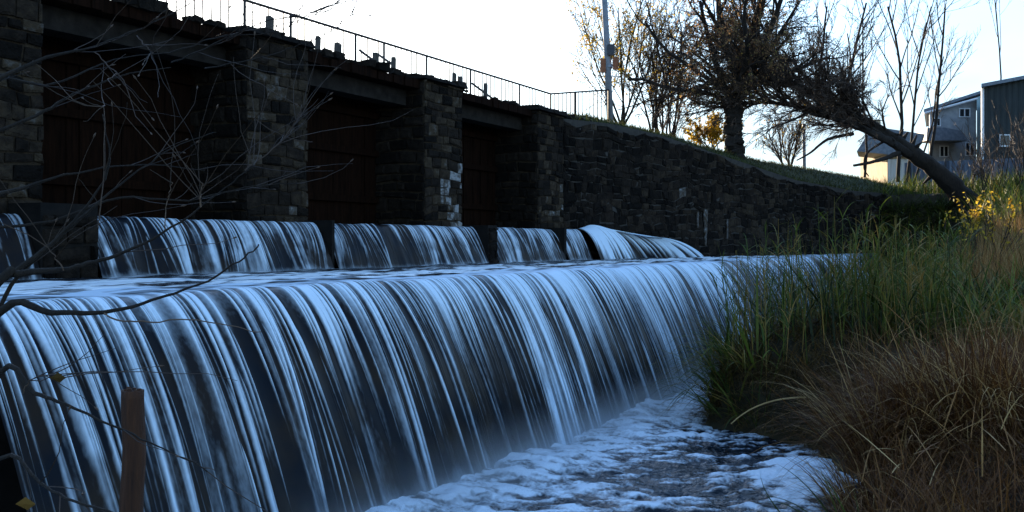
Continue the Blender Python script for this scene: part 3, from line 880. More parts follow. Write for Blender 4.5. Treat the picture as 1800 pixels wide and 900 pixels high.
# white lit outbuilding
OD = 53.0
ob = thing('outbuilding', 'small cream outbuilding lit by the sun behind the leaning trunk', 'outbuilding', P(1555, 330, OD))
mb = MB(); prism(mb, [P(1512, 345, OD + 5.7), P(1560, 345, OD), P(1560, 268, OD), P(1512, 270, OD + 5.7)], rt * .3); mb.build('wall', M['wall_cream'], ob)
mb = MB(); corrug(mb, P(1561, 345, OD - .05), P(1598, 345, OD - .05), E + 2.0, P(0, 280, OD)[2], .02, .35, .03); mb.build('door', M['sheet_pale'], ob)
mb = MB(); prism(mb, quadpx([(1560, 345), (1600, 345), (1600, 275), (1560, 270)], OD), radial(1575) * 5); mb.build('side_wall', M['wall_cream'], ob)
mb = MB(); prism(mb, quadpx([(1506, 266), (1606, 276), (1626, 236), (1534, 222)], OD - .3), radial(1560) * 3.5); mb.build('roof', M['slate'], ob)
mb = MB(); prism(mb, quadpx([(1536, 230), (1548, 230), (1548, 210), (1536, 210)], OD + 1), fw * .6); mb.build('chimney', M['wall_cream'], ob)
# fence
FD = 47.0
fe = thing('metal_fence', 'low blue grey corrugated metal fence below the house', 'fence', P(1700, 360, FD))
mb = MB(); corrug(mb, P(1590, 360, FD + 1), P(1900, 360, FD - 3), E + .6, P(0, 283, FD)[2], .015, .22, .03); mb.build('sheet', M['sheet_blue'], fe)
for q in (1600, 1662, 1724, 1786, 1848):
    d = FD + 1 - 4 * (q - 1590) / 310 - .12
    mb = MB(); mb.tube([P(q, 400, d), P(q, 279, d)], .05, 6); mb.build('fence_post', M['dkmetal'], fe)


# ------------------------------------------------------------------ trees
class Tree:
    def __init__(s, seed): s.r = np.random.default_rng(seed); s.tr = MB(); s.cr = MB(); s.tips = []

    def limb(s, pts, rad, sides=7):
        pts = np.asarray(pts, float); n = len(pts); t = np.linspace(0, n - 1, (n - 1) * 8 + 1); q = []
        for v in t:
            i = min(int(v), n - 2); f = v - i
            a, b, c, d = pts[max(i - 1, 0)], pts[i], pts[i + 1], pts[min(i + 2, n - 1)]
            q.append(.5 * (2 * b + (c - a) * f + (2 * a - 5 * b + 4 * c - d) * f * f + (3 * b - a - 3 * c + d) * f ** 3))
        R = np.interp(t, np.arange(n), rad)
        q = np.array(q) + s.r.normal(0, 1, (len(t), 3)) * (R * .05)[:, None]
        s.tr.tube(q, R * s.r.uniform(.96, 1.04, len(t)), sides * 2, rid=.38)

    def grow(s, p, d, L, rad, lev, par):
        r = s.r; mx = par['levels']
        n = 4 if lev >= mx - 1 else 6
        pts = [np.array(p)]; d = d / np.linalg.norm(d); dirs = [d]
        for k in range(n):
            d = d + r.normal(0, par['wob'], 3) + np.array([0, 0, par['trop'][min(lev, len(par['trop']) - 1)]]) + par.get('push', 0)
            d = d / np.linalg.norm(d)
            pts.append(pts[-1] + d * L / n); dirs.append(d)
        pts = np.array(pts)
        rr = np.linspace(rad, rad * (.45 if lev < mx else .4), n + 1)
        m = s.tr if lev < par.get('trunk_levels', 2) else s.cr
        if m is s.tr: m.tube(pts, rr, 7 if lev == 0 else 5, cap=False)
        else: m.tube(pts, rr, 4 if lev < mx else 3, cap=False, tint=r.uniform(.1, .8))
        if lev >= mx:
            s.tips.append(pts); return
        nb = par['n'][min(lev, len(par['n']) - 1)]
        nb = max(1, int(round(nb * r.uniform(.75, 1.25))))
        for k in range(nb):
            f = par['from'] + (1 - par['from']) * (k + r.uniform(.2, .9)) / nb
            i = min(int(f * n), n - 1); q = pts[i] + (pts[i + 1] - pts[i]) * (f * n - i)
            t = dirs[i + 1]
            ref = r.normal(0, 1, 3); ref -= ref @ t * t; ref /= np.linalg.norm(ref)
            an = math.radians(par['ang'] * r.uniform(.6, 1.35))
            nd = t * math.cos(an) + ref * math.sin(an)
            s.grow(q, nd, L * par['len'] * r.uniform(.7, 1.2) * (1 - .3 * f), max(par['rmin'], rad * par['rad'] * (1 - .4 * f)), lev + 1, par)

    def leaves(s, n, size, filt=None, drop=.0, tint=(0, 1)):
        r = s.r; out = []
        tips = [t for t in s.tips if filt is None or filt(t[-1])]
        if not tips: return
        for k in range(n):
            t = tips[r.integers(len(tips))]; i = r.integers(len(t) - 1); q = t[i] + (t[i + 1] - t[i]) * r.random() + r.normal(0, .03, 3)
            a = r.normal(0, 1, 3); a[2] -= drop; a /= np.linalg.norm(a); b = np.cross(a, r.normal(0, 1, 3)); b /= np.linalg.norm(b)
            z = size * r.uniform(.6, 1.4)
            V = [q, q + a * z * .5 + b * z * .28, q + a * z, q + a * z * .5 - b * z * .28]
            out.append((V, r.uniform(*tint)))
        m = MB()
        for V, t in out: m.add(V, [(0, 1, 2, 3)], tint=t)
        return m

    def done(s, name, label, base, mt, mc, group=None, leaf=None, lmat=None):
        o = thing(name, label, 'tree' if 'tree' in name else 'shrub', base, group)
        if s.tr.n: s.tr.build('trunk', mt, o, True)
        if s.cr.n: s.cr.build('crown', mc, o)
        if leaf is not None: leaf.build('leaves', lmat, o)
        return o


# main tree
MD = 37.5
T = Tree(21); b = P(1290, 272, MD)
T.limb([b - ZP * .5, b + ZP * .1, b + ZP * .6, b + ZP * 1.4, b + ZP * 2.2], [.50, .40, .34, .32, .36], 10)
fk = b + ZP * 2.1
par = dict(levels=4, wob=.14, trop=[.05, .03, .0, -.02, -.03], n=[6, 6, 5, 4], ang=42, len=.56, rad=.52, rmin=.009, trunk_levels=2, **{'from': .18})
for dx, dz, dy, L, rr in ((-.62, .8, .2, 4.2, .17), (-.25, 1, -.3, 5.2, .20), (.15, 1, .3, 5.6, .22), (.5, .8, -.2, 4.8, .19), (.75, .45, .1, 4.4, .15), (-.85, .55, -.1, 4.6, .12), (-.9, .6, .3, 4.8, .13), (.8, .55, -.2, 4.4, .12), (0, .9, -.6, 4.0, .15), (.1, .8, .7, 4.2, .15), (-.5, .5, .6, 3.6, .12), (.6, .4, .6, 3.6, .12)):
    T.grow(fk + T.r.normal(0, .1, 3), rt * dx + ZP * dz + fw * dy, L, rr * .82, 0, par)
# dense epicormic twigs round the fork with hanging dead leaves
par2 = dict(levels=1, wob=.2, trop=[-.03, -.1], n=[7], ang=40, len=.5, rad=.5, rmin=.010, trunk_levels=0, **{'from': .2})
for k in range(260):
    dv = T.r.normal(0, 1, 3); dv[2] = abs(dv[2]) * .7; dv /= np.linalg.norm(dv)
    st = fk + ZP * T.r.uniform(-.3, 2.6) + rt * T.r.normal(-.05, .55) + fw * T.r.normal(0, .5)
    T.grow(st, dv, T.r.uniform(.6, 1.5), .012, 0, par2)
lf = T.leaves(11000, .085, lambda p: abs((p - fk) @ rt + .2) < 1.9 and -.5 < p[2] - fk[2] < 4.0, .8)
T.done('bare_tree', 'big spreading tree with dense brown twigs on the grass slope', b, M['bark'], M['twig'], leaf=lf, lmat=M['dleaf'])

# leaning tree
LD = 40.0
T = Tree(33); base = P(1690, 345, LD)
tr = [P(1712, 372, LD), P(1690, 342, LD), P(1650, 304, LD), P(1600, 268, LD - .3), P(1540, 228, LD - .6), P(1485, 196, LD - .8), P(1430, 168, LD - 1), P(1375, 138, LD - 1.2), P(1320, 105, LD - 1.3)]
T.limb(tr, [.48, .38, .33, .29, .25, .20, .15, .10, .05], 9)
tr2 = [P(1600, 270, LD - .4), P(1545, 240, LD - .9), P(1490, 216, LD - 1.3), P(1430, 195, LD - 1.7), P(1370, 182, LD - 2), P(1315, 180, LD - 2.2)]
T.limb(tr2, [.17, .14, .115, .09, .06, .03], 7)
T.limb([P(1580, 268, LD - .6), P(1556, 278, LD - 1), P(1528, 286, LD - 1.4), P(1500, 291, LD - 1.6)], [.10, .08, .06, .045], 6)
T.limb([P(1560, 245, LD - .6), P(1525, 268, LD - 1), P(1519, 295, LD - 1), P(1527, 310, LD - 1)], [.05, .04, .03, .02], 5)
T.limb([P(1500, 235, LD - 1), P(1455, 245, LD - 1.1), P(1425, 268, LD - 1.2), P(1400, 282, LD - 1.2)], [.07, .055, .04, .025], 5)
par = dict(levels=3, wob=.12, trop=[.03, .0, -.02, -.03], n=[6, 6, 5], ang=34, len=.55, rad=.5, rmin=.010, trunk_levels=1, **{'from': .2})
tra = np.array(tr); tr2a = np.array(tr2)
for src, k0, nn in ((tra, 3.6, 62), (tr2a, 1.6, 40)):
    for k in range(nn):
        f = k0 + (len(src) - 1 - k0) * T.r.random(); i = min(int(f), len(src) - 2); q = src[i] + (src[i + 1] - src[i]) * (f - i)
        t = src[i + 1] - src[i]; t /= np.linalg.norm(t)
        dv = t * 1.0 + ZP * T.r.uniform(-.5, 1.3) + fw * T.r.normal(0, .7)
        T.grow(q, dv, T.r.uniform(1.4, 3.2), T.r.uniform(.03, .06), 0, par)
par3 = dict(levels=3, wob=.09, trop=[.10, .08, .05, .02], n=[6, 5, 4], ang=30, len=.5, rad=.5, rmin=.010, trunk_levels=1, **{'from': .25})
for px_, py_, L, rr in ((1480, 194, 4.6, .08), (1512, 212, 3.5, .05), (1436, 170, 3.6, .07), (1462, 190, 3.0, .05)):
    T.grow(P(px_, py_, LD - .7), ZP + rt * T.r.uniform(-.25, .15), L, rr, 0, par3)
for k in range(14):       # knots and stubs along the trunk
    f = T.r.uniform(1.5, 6); i = int(f); q = tra[i] + (tra[i + 1] - tra[i]) * (f - i)
    dv = ZP * T.r.uniform(.2, 1) + T.r.normal(0, .6, 3); dv /= np.linalg.norm(dv)
    T.tr.tube([q, q + dv * .42, q + dv * T.r.uniform(.5, .75)], [.11, .07, .03], 7, rid=.3)
T.done('leaning_tree', 'dark leafless tree leaning far over to the left', base, M['bark'], M['twig'])

# upright young trees beside the leaning trunk
par4 = dict(levels=3, wob=.07, trop=[.07, .07, .05, .02], n=[7, 5, 4], ang=30, len=.48, rad=.5, rmin=.009, trunk_levels=1, **{'from': .28})
for k, (px_, py_, dx, L, rr, lb) in enumerate((
        (1520, 262, .05, 6.2, .06, 'slender leafless young tree left of the upright group by the cream outbuilding'),
        (1578, 270, .02, 7.0, .09, 'straight leafless young tree with the thickest stem before the house'),
        (1594, 270, .16, 7.0, .07, 'leafless young tree slanting gently right beside the straight stem'),
        (1632, 262, .06, 6.8, .08, 'leafless young tree standing at the left corner of the house'),
        (1605, 275, .38, 5.0, .05, 'thin leafless young tree slanting most towards the house roof'))):
    T = Tree(50 + k); b = P(px_, py_ + 50, 44.5)
    T.grow(b, ZP + rt * dx, L + 1, rr, 0, par4)
    T.done('young_tree', lb, b, M['bark'], M['twig'], 'leafless young trees before the house')
for k, (px_, dx, L, lb) in enumerate(((1757, -.04, 6.0, 'leafless sapling rising behind the left of the shed roof'), (1782, .12, 5.5, 'leafless sapling rising behind the shed roof near the corner'))):
    T = Tree(60 + k); b = P(px_, 230, 62)
    T.grow(b, ZP + rt * dx, L + 4, .06, 0, dict(par4, **{'from': .45}))
    T.done('sapling', lb, b, M['bark'], M['twig'])

for k, (px_, dd, lb) in enumerate(((1752, 38, 'leafless thicket before the dark shed at its lower left corner'), (1800, 36, 'leafless thicket cut by the right edge below the shed'), (1715, 43, 'low leafless thicket at the foot of the leaning trunk'))):
    T = Tree(95 + k); b = P(px_, 428, dd); b[2] = float(bank_h(b[0], b[1]))
    for q in range(9):
        T.grow(b + rt * T.r.normal(0, .4), ZP + rt * T.r.uniform(-.35, .35) + fw * T.r.normal(0, .25), T.r.uniform(1.6, 2.9) * (1 if k < 2 else .6), .022, 0, dict(par4, levels=2))
    T.done('thicket_shrub', lb, b, M['bark'], M['twig'])
# yellow willows behind the slope at the railing
par5 = dict(levels=3, wob=.08, trop=[.03, .03, .0, -.03], n=[7, 6, 5], ang=24, len=.55, rad=.5, rmin=.009, trunk_levels=1, **{'from': .15})
for k, (px_, py_, dd, fan, L, lf_, lb) in enumerate((
        (1090, 216, 40, .55, 5.6, 2600, 'yellowish willow fanning out behind the grey pole'),
        (1152, 230, 41, .40, 4.4, 900, 'slender multi stemmed willow between the pole and the big tree'),
        (1178, 240, 42, .35, 3.6, 300, 'small willow low on the slope left of the big tree'),
        (1385, 292, 46, .5, 2.4, 200, 'low tangled bush under the leaning branches'))):
    T = Tree(70 + k); b = P(px_, py_ + 14, dd)
    for q in range(7):
        T.grow(b + rt * T.r.normal(0, .15), ZP + rt * T.r.uniform(-fan, fan) + fw * T.r.normal(0, .25), L * T.r.uniform(.7, 1.1), .05, 0, par5)
    lf = T.leaves(lf_, .10, None, .5)
    T.done('willow_shrub', lb, b, M['bark'], M['ytwig'] if k < 1 else M['twig'], leaf=lf, lmat=M['yleaf'])
T = Tree(80); b = P(1238, 262, 42)
for q in range(9):
    T.grow(b + rt * T.r.normal(0, .3), ZP * .8 + rt * T.r.uniform(-.8, .8) + fw * T.r.normal(0, .4), T.r.uniform(.9, 1.5), .025, 0, dict(par5, levels=2))
lf = T.leaves(3200, .11)
T.done('autumn_shrub', 'glowing yellow leaved shrub at the left of the big trunk', b, M['bark'], M['twig'], leaf=lf, lmat=M['yleaf'])


# ------------------------------------------------------------------ grasses
def blades(m, base, dirs, L, w, bend, tint, K=5, r=rng):
    """strip blades: base (n,3), dirs (n,3) start direction, bend = droop; all vectorised"""
    n = len(base)
    base = np.asarray(base, float); dirs = np.asarray(dirs, float)
    dirs = dirs / np.linalg.norm(dirs, axis=1)[:, None]
    L = np.broadcast_to(L, (n,)); w = np.broadcast_to(w, (n,)); bend = np.broadcast_to(bend, (n,))
    hor = dirs.copy(); hor[:, 2] = 0; hn = np.linalg.norm(hor, axis=1)[:, None]
    az = r.uniform(0, 2 * math.pi, n); rnd = np.stack([np.cos(az), np.sin(az), 0 * az], 1)
    hor = np.where(hn > .05, hor / (hn + 1e-9), rnd)
    side = np.cross(hor, [0, 0, 1.0]); tw_ = r.normal(0, .6, n)[:, None]
    side = side * np.cos(tw_) + hor * np.sin(tw_)
    p = base.copy(); d = dirs.copy(); V = []
    for k in range(K + 1):
        f = k / K
        ww_ = w * (1 - f ** 1.6) * (.6 + .4 * min(1, f * 4)) + w * .04
        V.append(np.stack([p - side * ww_[:, None] * .5, p + side * ww_[:, None] * .5], 1))
        d = d + (hor * .35 - np.array([0, 0, 1.0])) * (bend * (f + .15) / K * 2.2)[:, None]
        d = d / np.linalg.norm(d, axis=1)[:, None]
        p = p + d * (L / K)[:, None]
    V = np.stack(V, 1)                     # n, K+1, 2, 3
    i = np.arange(n * (K + 1) * 2).reshape(n, K + 1, 2)
    Q = np.stack([i[:, :-1, 0], i[:, :-1, 1], i[:, 1:, 1], i[:, 1:, 0]], -1).reshape(-1, 4)
    tv = np.repeat(np.broadcast_to(tint, (n,)), (K + 1) * 2)
    m.add(V.reshape(-1, 3), Q, tint=tv)


def cam_xy(X, Y): return X * CT + Y * ST, X * ST - Y * CT      # depth, lateral


def ground_pts(n, dr, pr, r, keep=None):
    """random points on the right bank by depth range and column range"""
    d = r.uniform(dr[0], dr[1], n); px_ = r.uniform(pr[0], pr[1], n)
    x = (px_ - 900) / F * d
    X = CT * d + ST * x; Y = ST * d - CT * x
    z = bank_h(X, Y)
    ok = z > .05
    if keep is not None: ok &= keep(d, px_, z)
    return np.stack([X, Y, z], 1)[ok]


r = np.random.default_rng(400)


def rdir(n, up=1.0, spread=.35):
    d = r.normal(0, spread, (n, 3)); d[:, 2] = up
    return d


# green reeds along the far bank
mb = MB()
b = ground_pts(11000, (13.5, 30), (1270, 1900), r, lambda d, p, z: r.random(len(d)) < np.clip((p - 1330) / 330, .06, 1))
n = len(b)
cl = fbm(b[:, 0] * .9, b[:, 1] * .9, 301, 2); hu = fbm(b[:, 0] * .55, b[:, 1] * .55, 305, 2)
blades(mb, b, rdir(n, 1, .42) + np.array(-rt) * .12, (.45 + 1.5 * cl) * r.uniform(.6, 1.3, n), r.uniform(.012, .045, n), r.uniform(.1, 1.5, n), np.clip(r.uniform(.0, .62, n) + (hu - .45) * 1.3, 0, 1))
b = ground_pts(800, (13.5, 22), (1240, 1640), r); n = len(b)
blades(mb, b, rdir(n, 1, .12), r.uniform(1.1, 1.8, n), r.uniform(.008, .016, n), r.uniform(.05, .3, n), r.uniform(.3, .95, n))
# taller reed stems with side leaves
b = ground_pts(420, (13.2, 19), (1225, 1700), r); n = len(b)
for p in b:
    L = r.uniform(1.2, 1.9); lean = r.normal(0, .10, 2); top = p + np.array([lean[0] * L, lean[1] * L, L]); t = r.uniform(.2, .9)
    mb.tube([p, (p + top) / 2 + np.array([0, 0, .03]), top], [.006, .005, .003], 4, cap=False, tint=t)
    k = int(r.integers(5, 9)); f = r.uniform(.25, 1.0, k)[:, None]
    dd = r.normal(0, .7, (k, 3)); dd[:, 2] = r.uniform(.5, 1.2, k)
    blades(mb, p + (top - p) * f, dd, r.uniform(.25, .55, k), r.uniform(.014, .026, k), r.uniform(.5, 1.4, k), np.clip(t + r.normal(0, .15, k), 0, 1))
b = ground_pts(30000, (12.4, 16), (1205, 1330), r, lambda d, p, z: (z > .1) & (z < .9))[:420]; n = len(b)
blades(mb, b, -rt * r.uniform(.3, 1.1, (n, 1)) + np.array([0, 0, 1.0]) + r.normal(0, .35, (n, 3)), r.uniform(.5, 1.5, n), r.uniform(.012, .035, n), r.uniform(.5, 1.9, n), r.uniform(0, .9, n), K=7)
b = ground_pts(150000, (36, 52), (1530, 1680), r, lambda d, p, z: z < E + 1.7)[:16000]; n = len(b)
blades(mb, b, rdir(n, .6, .6), r.uniform(.25, .8, n), r.uniform(.02, .05, n), r.uniform(.4, 1.6, n), r.uniform(0, .6, n), K=4)
# rough growth where the wall ends
b = ground_pts(9000, (30, 50), (1530, 1900), r); n = len(b)
blades(mb, b, rdir(n, 1, .35), r.uniform(.4, 1.3, n), r.uniform(.02, .05, n), r.uniform(.2, 1.0, n), r.uniform(0, .7, n))
tag(mb.build('reeds', M['reed']), 'mass of green reeds and long grass on the right bank', 'reeds', kind='stuff')
# tangle on the low mound at the water
mb = MB()
b = ground_pts(9000, (11.5, 16.5), (1225, 1560), r); n = len(b)
blades(mb, b, rdir(n, .5, .6), r.uniform(.2, .6, n), r.uniform(.008, .02, n), r.uniform(.5, 1.6, n), r.uniform(0, .9, n))
b = ground_pts(60000, (11.5, 16.5), (1215, 1560), r, lambda d, p, z: (z < .95) & (z > -.02)); n = len(b)
blades(mb, b, rdir(n, .35, .6), r.uniform(.15, .5, n), r.uniform(.006, .016, n), r.uniform(.6, 1.8, n), r.uniform(0, .85, n), K=4)
tag(mb.build('bank_grass', M['moss']), 'dark brown matted grass hanging over the water edge', 'grass', kind='stuff')
# near undergrowth at the bottom right
mb = MB()
b = ground_pts(7000, (6.5, 12.5), (1480, 1950), r); n = len(b)
blades(mb, b, rdir(n, 1, .5), r.uniform(.25, .8, n), r.uniform(.006, .015, n), r.uniform(.3, 1.3, n), r.uniform(0, .6, n))
b = ground_pts(500, (7, 13), (1470, 1900), r); n = len(b)      # broken and leaning stems
b[:, 2] += r.uniform(0, .7, n)
blades(mb, b, r.normal(0, 1, (n, 3)) * np.array([1, 1, .5]) + np.array([0, 0, .3]), r.uniform(.3, 1.0, n), r.uniform(.008, .016, n), r.uniform(.0, .6, n), r.uniform(.45, 1, n), K=4)
tag(mb.build('undergrowth', M['sedge']), 'brown tangled undergrowth along the lower right corner', 'undergrowth', kind='stuff')
# dry sedge tussocks
for k, (px_, dd, nb, L, wx, lb) in enumerate((
        (1575, 9.6, 1500, 1.35, .42, 'tall dry straw coloured sedge tussock with pale bent tips'),
        (1690, 9.2, 1500, 1.3, .42, 'reddish brown dry sedge tussock right of the tall pale one'),
        (1790, 8.8, 1200, 1.15, .4, 'dry sedge tussock cut by the right edge of the picture'),
        (1540, 8.6, 700, .85, .3, 'low brown sedge tussock next to the white foam'))):
    c = Cm(dd, (px_ - 900) / F * dd)
    z = float(bank_h(np.array(c[0]), np.array(c[1])))
    o = thing('sedge_tussock', lb, 'grass tussock', (c[0], c[1], z), 'dry sedge tussocks on the near bank')
    n = nb; a = r.uniform(0, 2 * math.pi, n); q = np.sqrt(r.random(n)) * wx
    b = np.stack([c[0] + np.cos(a) * q, c[1] + np.sin(a) * q, np.full(n, z - .1)], 1)
    d = np.stack([np.cos(a) * q / wx * .45, np.sin(a) * q / wx * .45, np.ones(n)], 1) + r.normal(0, .24, (n, 3)) - rt * .12
    mb = MB(); blades(mb, b, d, L * r.uniform(.4, 1.2, n), r.uniform(.006, .017, n), r.uniform(.15, 1.6, n) ** 1.3, np.where(r.random(n) < .16, r.uniform(.7, 1, n), r.uniform(.02, .5 if k != 1 else .42, n)), K=7)
    mb.build('blades', M['sedge'], o)
    n = 40; a = r.uniform(0, 2 * math.pi, n); q = np.sqrt(r.random(n)) * wx
    b = np.stack([c[0] + np.cos(a) * q, c[1] + np.sin(a) * q, np.full(n, z)], 1)
    d = np.stack([np.cos(a) * .5, np.sin(a) * .5, np.ones(n)], 1)
    mb = MB(); blades(mb, b, d, L * r.uniform(.9, 1.25, n), r.uniform(.010, .018, n), r.uniform(.8, 1.7, n), np.full(n, .95), K=8)
    mb.build('bent_stalks', M['sedge'], o)
# dark foreground grass before the foam
c = P(1500, 985, 6.2)
o = thing('grass_plant', 'few dark arching grass blades in front of the white foam', 'grass', c)
mb = MB()
for (x0, y0, x1, y1, x2, y2) in ((1500, 985, 1440, 850, 1365, 815), (1505, 985, 1450, 880, 1408, 845), (1490, 985, 1470, 880, 1440, 820), (1520, 985, 1470, 850, 1435, 825), (1480, 985, 1400, 860, 1330, 885), (1495, 985, 1420, 870, 1340, 872), (1460, 985, 1330, 880, 1337, 825), (1525, 985, 1510, 900, 1500, 855)):
    A, B, D = P(x0, y0, 6.2), P(x1, y1, 6.1 + r.uniform(-.2, .2)), P(x2, y2, 6.0 + r.uniform(-.3, .3))
    t = np.linspace(0, 1, 9)[:, None]; pts = (1 - t) ** 2 * A + 2 * t * (1 - t) * B + t * t * D
    wv = (.011 * (1 - t[:, 0] ** 2) + .001)
    side = np.array([0, 0, 1.0]) * .6 + rt * .6
    V = np.stack([pts - side * wv[:, None] / 2, pts + side * wv[:, None] / 2 + fw * .002], 1).reshape(-1, 3)
    Q = [(2 * k, 2 * k + 1, 2 * k + 3, 2 * k + 2) for k in range(8)]
    mb.add(V, Q, tint=r.uniform(0, .3))
mb.build('blades', M['reed'], o)
# one pale arching stalk over the mound
A, B, D = P(1285, 745, 12.4), P(1340, 690, 12.4), P(1445, 700, 12.6)
t = np.linspace(0, 1, 12)[:, None]; pts = (1 - t) ** 2 * A + 2 * t * (1 - t) * B + t * t * D
mb = MB(); mb.tube(pts, np.linspace(.008, .014, 12), 5, tint=.97)
tag(mb.build('reed_stalk', M['sedge']), 'single pale dead reed stalk arching over the dark bank', 'reed stalk')
# sunlit yellow plant and flowering stems on the far right bank
c = P(1705, 420, 21); z = float(bank_h(np.array(c[0]), np.array(c[1])))
o = thing('yellow_shrub', 'shrub with glowing yellow leaves catching the sun', 'shrub', (c[0], c[1], z))
T = Tree(91)
for q in range(16):
    T.grow(np.array([c[0], c[1], z]) + rt * T.r.normal(0, .35), ZP + rt * T.r.uniform(-.5, .5) + fw * T.r.normal(0, .3), (E + 1.0 - z) * T.r.uniform(.75, 1.0), .014, 0, dict(par5, levels=1, n=[5], len=.35))
T.tr.build('stems', M['twig'], o)
if T.cr.n: T.cr.build('twigs', M['twig'], o)
tp_ = [t for t in T.tips if t[-1][2] > E + .35]
m = T.leaves(420, .085, lambda p: p[2] > E + .50, .2)
if m: m.build('leaves', M['yleaf'], o)
mb = MB()
b = ground_pts(5000, (19, 27), (1690, 1900), r); n = len(b)
b[:, 2] -= .05
blades(mb, b, rdir(n, 1, .16), r.uniform(.9, 1.55, n), r.uniform(.010, .022, n), r.uniform(.05, .6, n), r.uniform(.5, 1.0, n))
tag(mb.build('dry_reeds', M['sedge']), 'sunlit straw coloured reeds around the yellow shrub', 'reeds', kind='stuff')
# grass on the embankment
n = 26000
t = r.uniform(0, 1.25, n); w = np.abs(r.normal(0, 1, n)) * 3.2
X = WA[0] + WD[0] * t * WL - WN[0] * w; Y = WA[1] + WD[1] * t * WL - WN[1] * w
b = np.stack([X, Y, emb(t, w) - .02], 1)
mb = MB(); blades(mb, b, rdir(n, 1, .5), r.uniform(.08, .26, n), r.uniform(.012, .025, n), r.uniform(.2, 1.2, n), r.uniform(0, 1, n), K=3)
tag(mb.build('grass', M['turf']), 'short grass over the embankment behind the stone wall', 'grass', kind='stuff')

# ------------------------------------------------------------------ stake and bare shrub at the left
c = P(232, 1000, 3.4)
st = thing('wooden_stake', 'rust brown wooden stake standing before the falls', 'stake', (c[0], c[1], .55))
mb = MB(); A = P(229, 1250, 3.4); B = P(234, 686, 3.38)
k = 40; pts = [A + (B - A) * q / (k - 1) + rt * .004 * math.sin(q * .45) for q in range(k)]
mb.tube(pts, np.linspace(.046, .037, k), 20, rid=.22)
mb.build('shaft', M['post'], st, True)
mb = MB()
for q in range(7):
    an = q * .9; o_ = (rt * math.cos(an) + fw * math.sin(an)) * .022
    mb.tube([B + o_ - ZP * .03, B + o_ + ZP * r.uniform(.002, .014)], [.013, .007], 5)
mb.build('splintered_top', M['post'], st)

sb = thing('bare_shrub', 'leafless shrub whose long twigs reach across the left of the falls', 'shrub', P(-420, 1200, 3.0))
br = MB(); tw2 = MB(); r = np.random.default_rng(77)
root = P(-420, 1200, 3.0)


def limb_px(pts, d0, d1, r0, r1, m=br, sides=6, sub=5):
    pp = np.array([P(x, y, d0 + (d1 - d0) * k / (len(pts) - 1)) for k, (x, y) in enumerate(pts)])
    # smooth through the points
    t = np.linspace(0, len(pp) - 1, (len(pp) - 1) * sub + 1); q = []
    for v in t:
        i = min(int(v), len(pp) - 2); f = v - i
        p0, p1, p2_, p3 = pp[max(i - 1, 0)], pp[i], pp[i + 1], pp[min(i + 2, len(pp) - 1)]
        q.append(.5 * (2 * p1 + (p2_ - p0) * f + (2 * p0 - 5 * p1 + 4 * p2_ - p3) * f * f + (3 * p1 - p0 - 3 * p2_ + p3) * f ** 3))
    q = np.array(q) + r.normal(0, .0018, (len(q), 3))
    if m is br: m.tube(q, r1 + (r0 * .72 - r1) * (1 - np.linspace(0, 1, len(q))) ** 2.0 if r0 > .015 else np.linspace(r0, r1, len(q)), sides, tint=r.uniform(.15, .5))
    else: m.tube(q, np.linspace(r0, r1, len(q)), 4, tint=r.uniform(.3, .9))
    return q


main = [
    ([(-420, 1200), (-160, 760), (0, 546), (90, 549), (183, 549), (267, 529), (367, 492), (430, 452), (455, 431)], 3.0, 2.9, .030, .0022),
    ([(-420, 1200), (-200, 720), (0, 494), (27, 481), (110, 474), (167, 460), (233, 437), (317, 391), (353, 362), (420, 312), (445, 290)], 3.0, 3.3, .030, .002),
    ([(-420, 1200), (-140, 900), (0, 655), (60, 690), (115, 711), (215, 757), (290, 790), (365, 828)], 3.0, 2.6, .022, .0018),
    ([(-420, 1200), (-150, 990), (0, 806), (70, 848), (130, 880), (210, 905)], 3.0, 2.4, .018, .003),
    ([(-420, 1200), (-230, 640), (-40, 520), (60, 452), (140, 385), (210, 325), (300, 262), (380, 232)], 3.0, 3.6, .030, .002),
    ([(-420, 1200), (-260, 520), (-60, 370), (40, 330), (160, 298), (270, 290), (360, 300)], 3.0, 3.8, .028, .0018),
    ([(-420, 1200), (-260, 460), (-60, 190), (60, 110), (170, 80), (270, 40), (360, -10)], 3.0, 3.6, .028, .002),
    ([(-420, 1200), (-260, 420), (-80, 140), (80, 150), (200, 105), (300, 92)], 3.0, 3.9, .026, .0018),
    ([(-60, 250), (60, 205), (130, 165), (225, 130), (300, 118)], 3.4, 3.8, .008, .0016),
    ([(-20, 400), (90, 390), (210, 348), (330, 352), (430, 330), (520, 322)], 3.5, 4.0, .007, .0016),
    ([(-30, 610), (20, 500), (80, 440), (140, 375), (190, 300), (182, 200)], 3.2, 3.4, .008, .0018),
    ([(430, 52), (470, 36), (520, 30), (560, 26), (585, 12), (600, -4)], 3.6, 3.7, .0022, .0014),
    ([(400, 62), (470, 58), (505, 48), (540, 26), (572, 16)], 3.7, 3.7, .0022, .0012),
    ([(520, 82), (555, 68), (580, 55), (606, 35), (622, 24)], 3.7, 3.7, .002, .0012),
    ([(300, 110), (360, 85), (430, 52)], 3.8, 3.65, .003, .0022),
    ([(300, 92), (370, 70), (400, 62)], 3.9, 3.7, .003, .0022),
    ([(360, 120), (440, 105), (520, 82)], 3.9, 3.7, .003, .002),
]
lines = []
for pts, d0, d1, r0, r1 in main: lines.append(limb_px(pts, d0, d1, r0, r1))
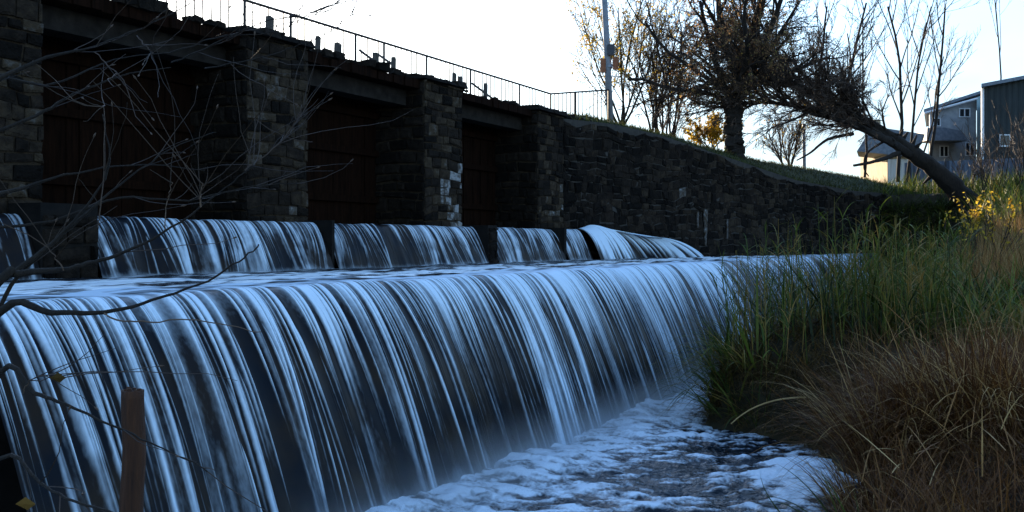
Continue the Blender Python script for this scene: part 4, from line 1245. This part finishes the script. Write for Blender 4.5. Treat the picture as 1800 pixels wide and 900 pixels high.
for pts, d0, d1, r0, r1 in (
        ([(183, 551), (205, 562), (250, 566), (333, 562), (400, 572), (460, 584)], 2.9, 2.85, .003, .0012),
        ([(353, 363), (352, 345), (357, 322)], 3.2, 3.2, .004, .002),
        ([(290, 408), (291, 365), (298, 342), (303, 320)], 3.2, 3.2, .0026, .0012),
        ([(40, 690), (50, 672), (75, 660), (100, 668)], 2.8, 2.8, .0024, .001),
        ([(110, 474), (95, 450), (80, 432)], 3.1, 3.1, .0028, .0012),
        ([(172, 400), (175, 375), (182, 300), (184, 200), (178, 187)], 3.3, 3.4, .003, .0014),
        ([(240, 62), (255, 80), (268, 92)], 3.6, 3.5, .0022, .0016),
        ([(165, 90), (190, 115), (207, 130)], 3.6, 3.5, .0022, .0016),
        ([(550, 250), (500, 240), (440, 205)], 3.9, 3.9, .002, .0014),
        ([(430, 300), (480, 262), (520, 215), (530, 185)], 3.7, 3.9, .003, .0014)):
    lines.append(limb_px(pts, d0, d1, r0, r1, tw2))
for k in range(135):
    L = lines[r.integers(len(lines))]; i = r.integers(int(len(L) * .3), len(L) - 1); p = L[i]
    d = L[i + 1] - L[i]; d /= np.linalg.norm(d)
    dv = d + r.normal(0, .34, 3) * np.array([1, 1, .8]); dv /= np.linalg.norm(dv)
    ln = r.uniform(.08, .55); q = [p]
    for s_ in range(6):
        dv = dv + r.normal(0, .12, 3) + ZP * .02; dv /= np.linalg.norm(dv); q.append(q[-1] + dv * ln / 6)
    tw2.tube(q, np.linspace(.0020, .0008, 7), 3, cap=False, tint=r.uniform(.0, .45))
    if r.random() < .5:                     # bud
        e = q[-1]; tw2.tube([e, e + dv * .008, e + dv * .018], [.0012, .0035, .0006], 5, tint=.6)
br.build('branches', M['bark'], sb, True)
tw2.build('twigs', M['twig'], sb)
mb = MB()
for (x, y, d, s) in ((102, 664, 2.78, .045), (45, 886, 2.4, .05)):
    c = P(x, y, d)
    A = np.array([c, c + rt * s * .5 + ZP * s * .35, c + rt * s + ZP * s * .0, c + rt * s * .5 - ZP * s * .35 + fw * .01])
    mb.add(A - rt * s / 2, [(0, 1, 2, 3)], tint=.4 if y < 700 else .9)
mb.build('leaves', M['moss'], sb)
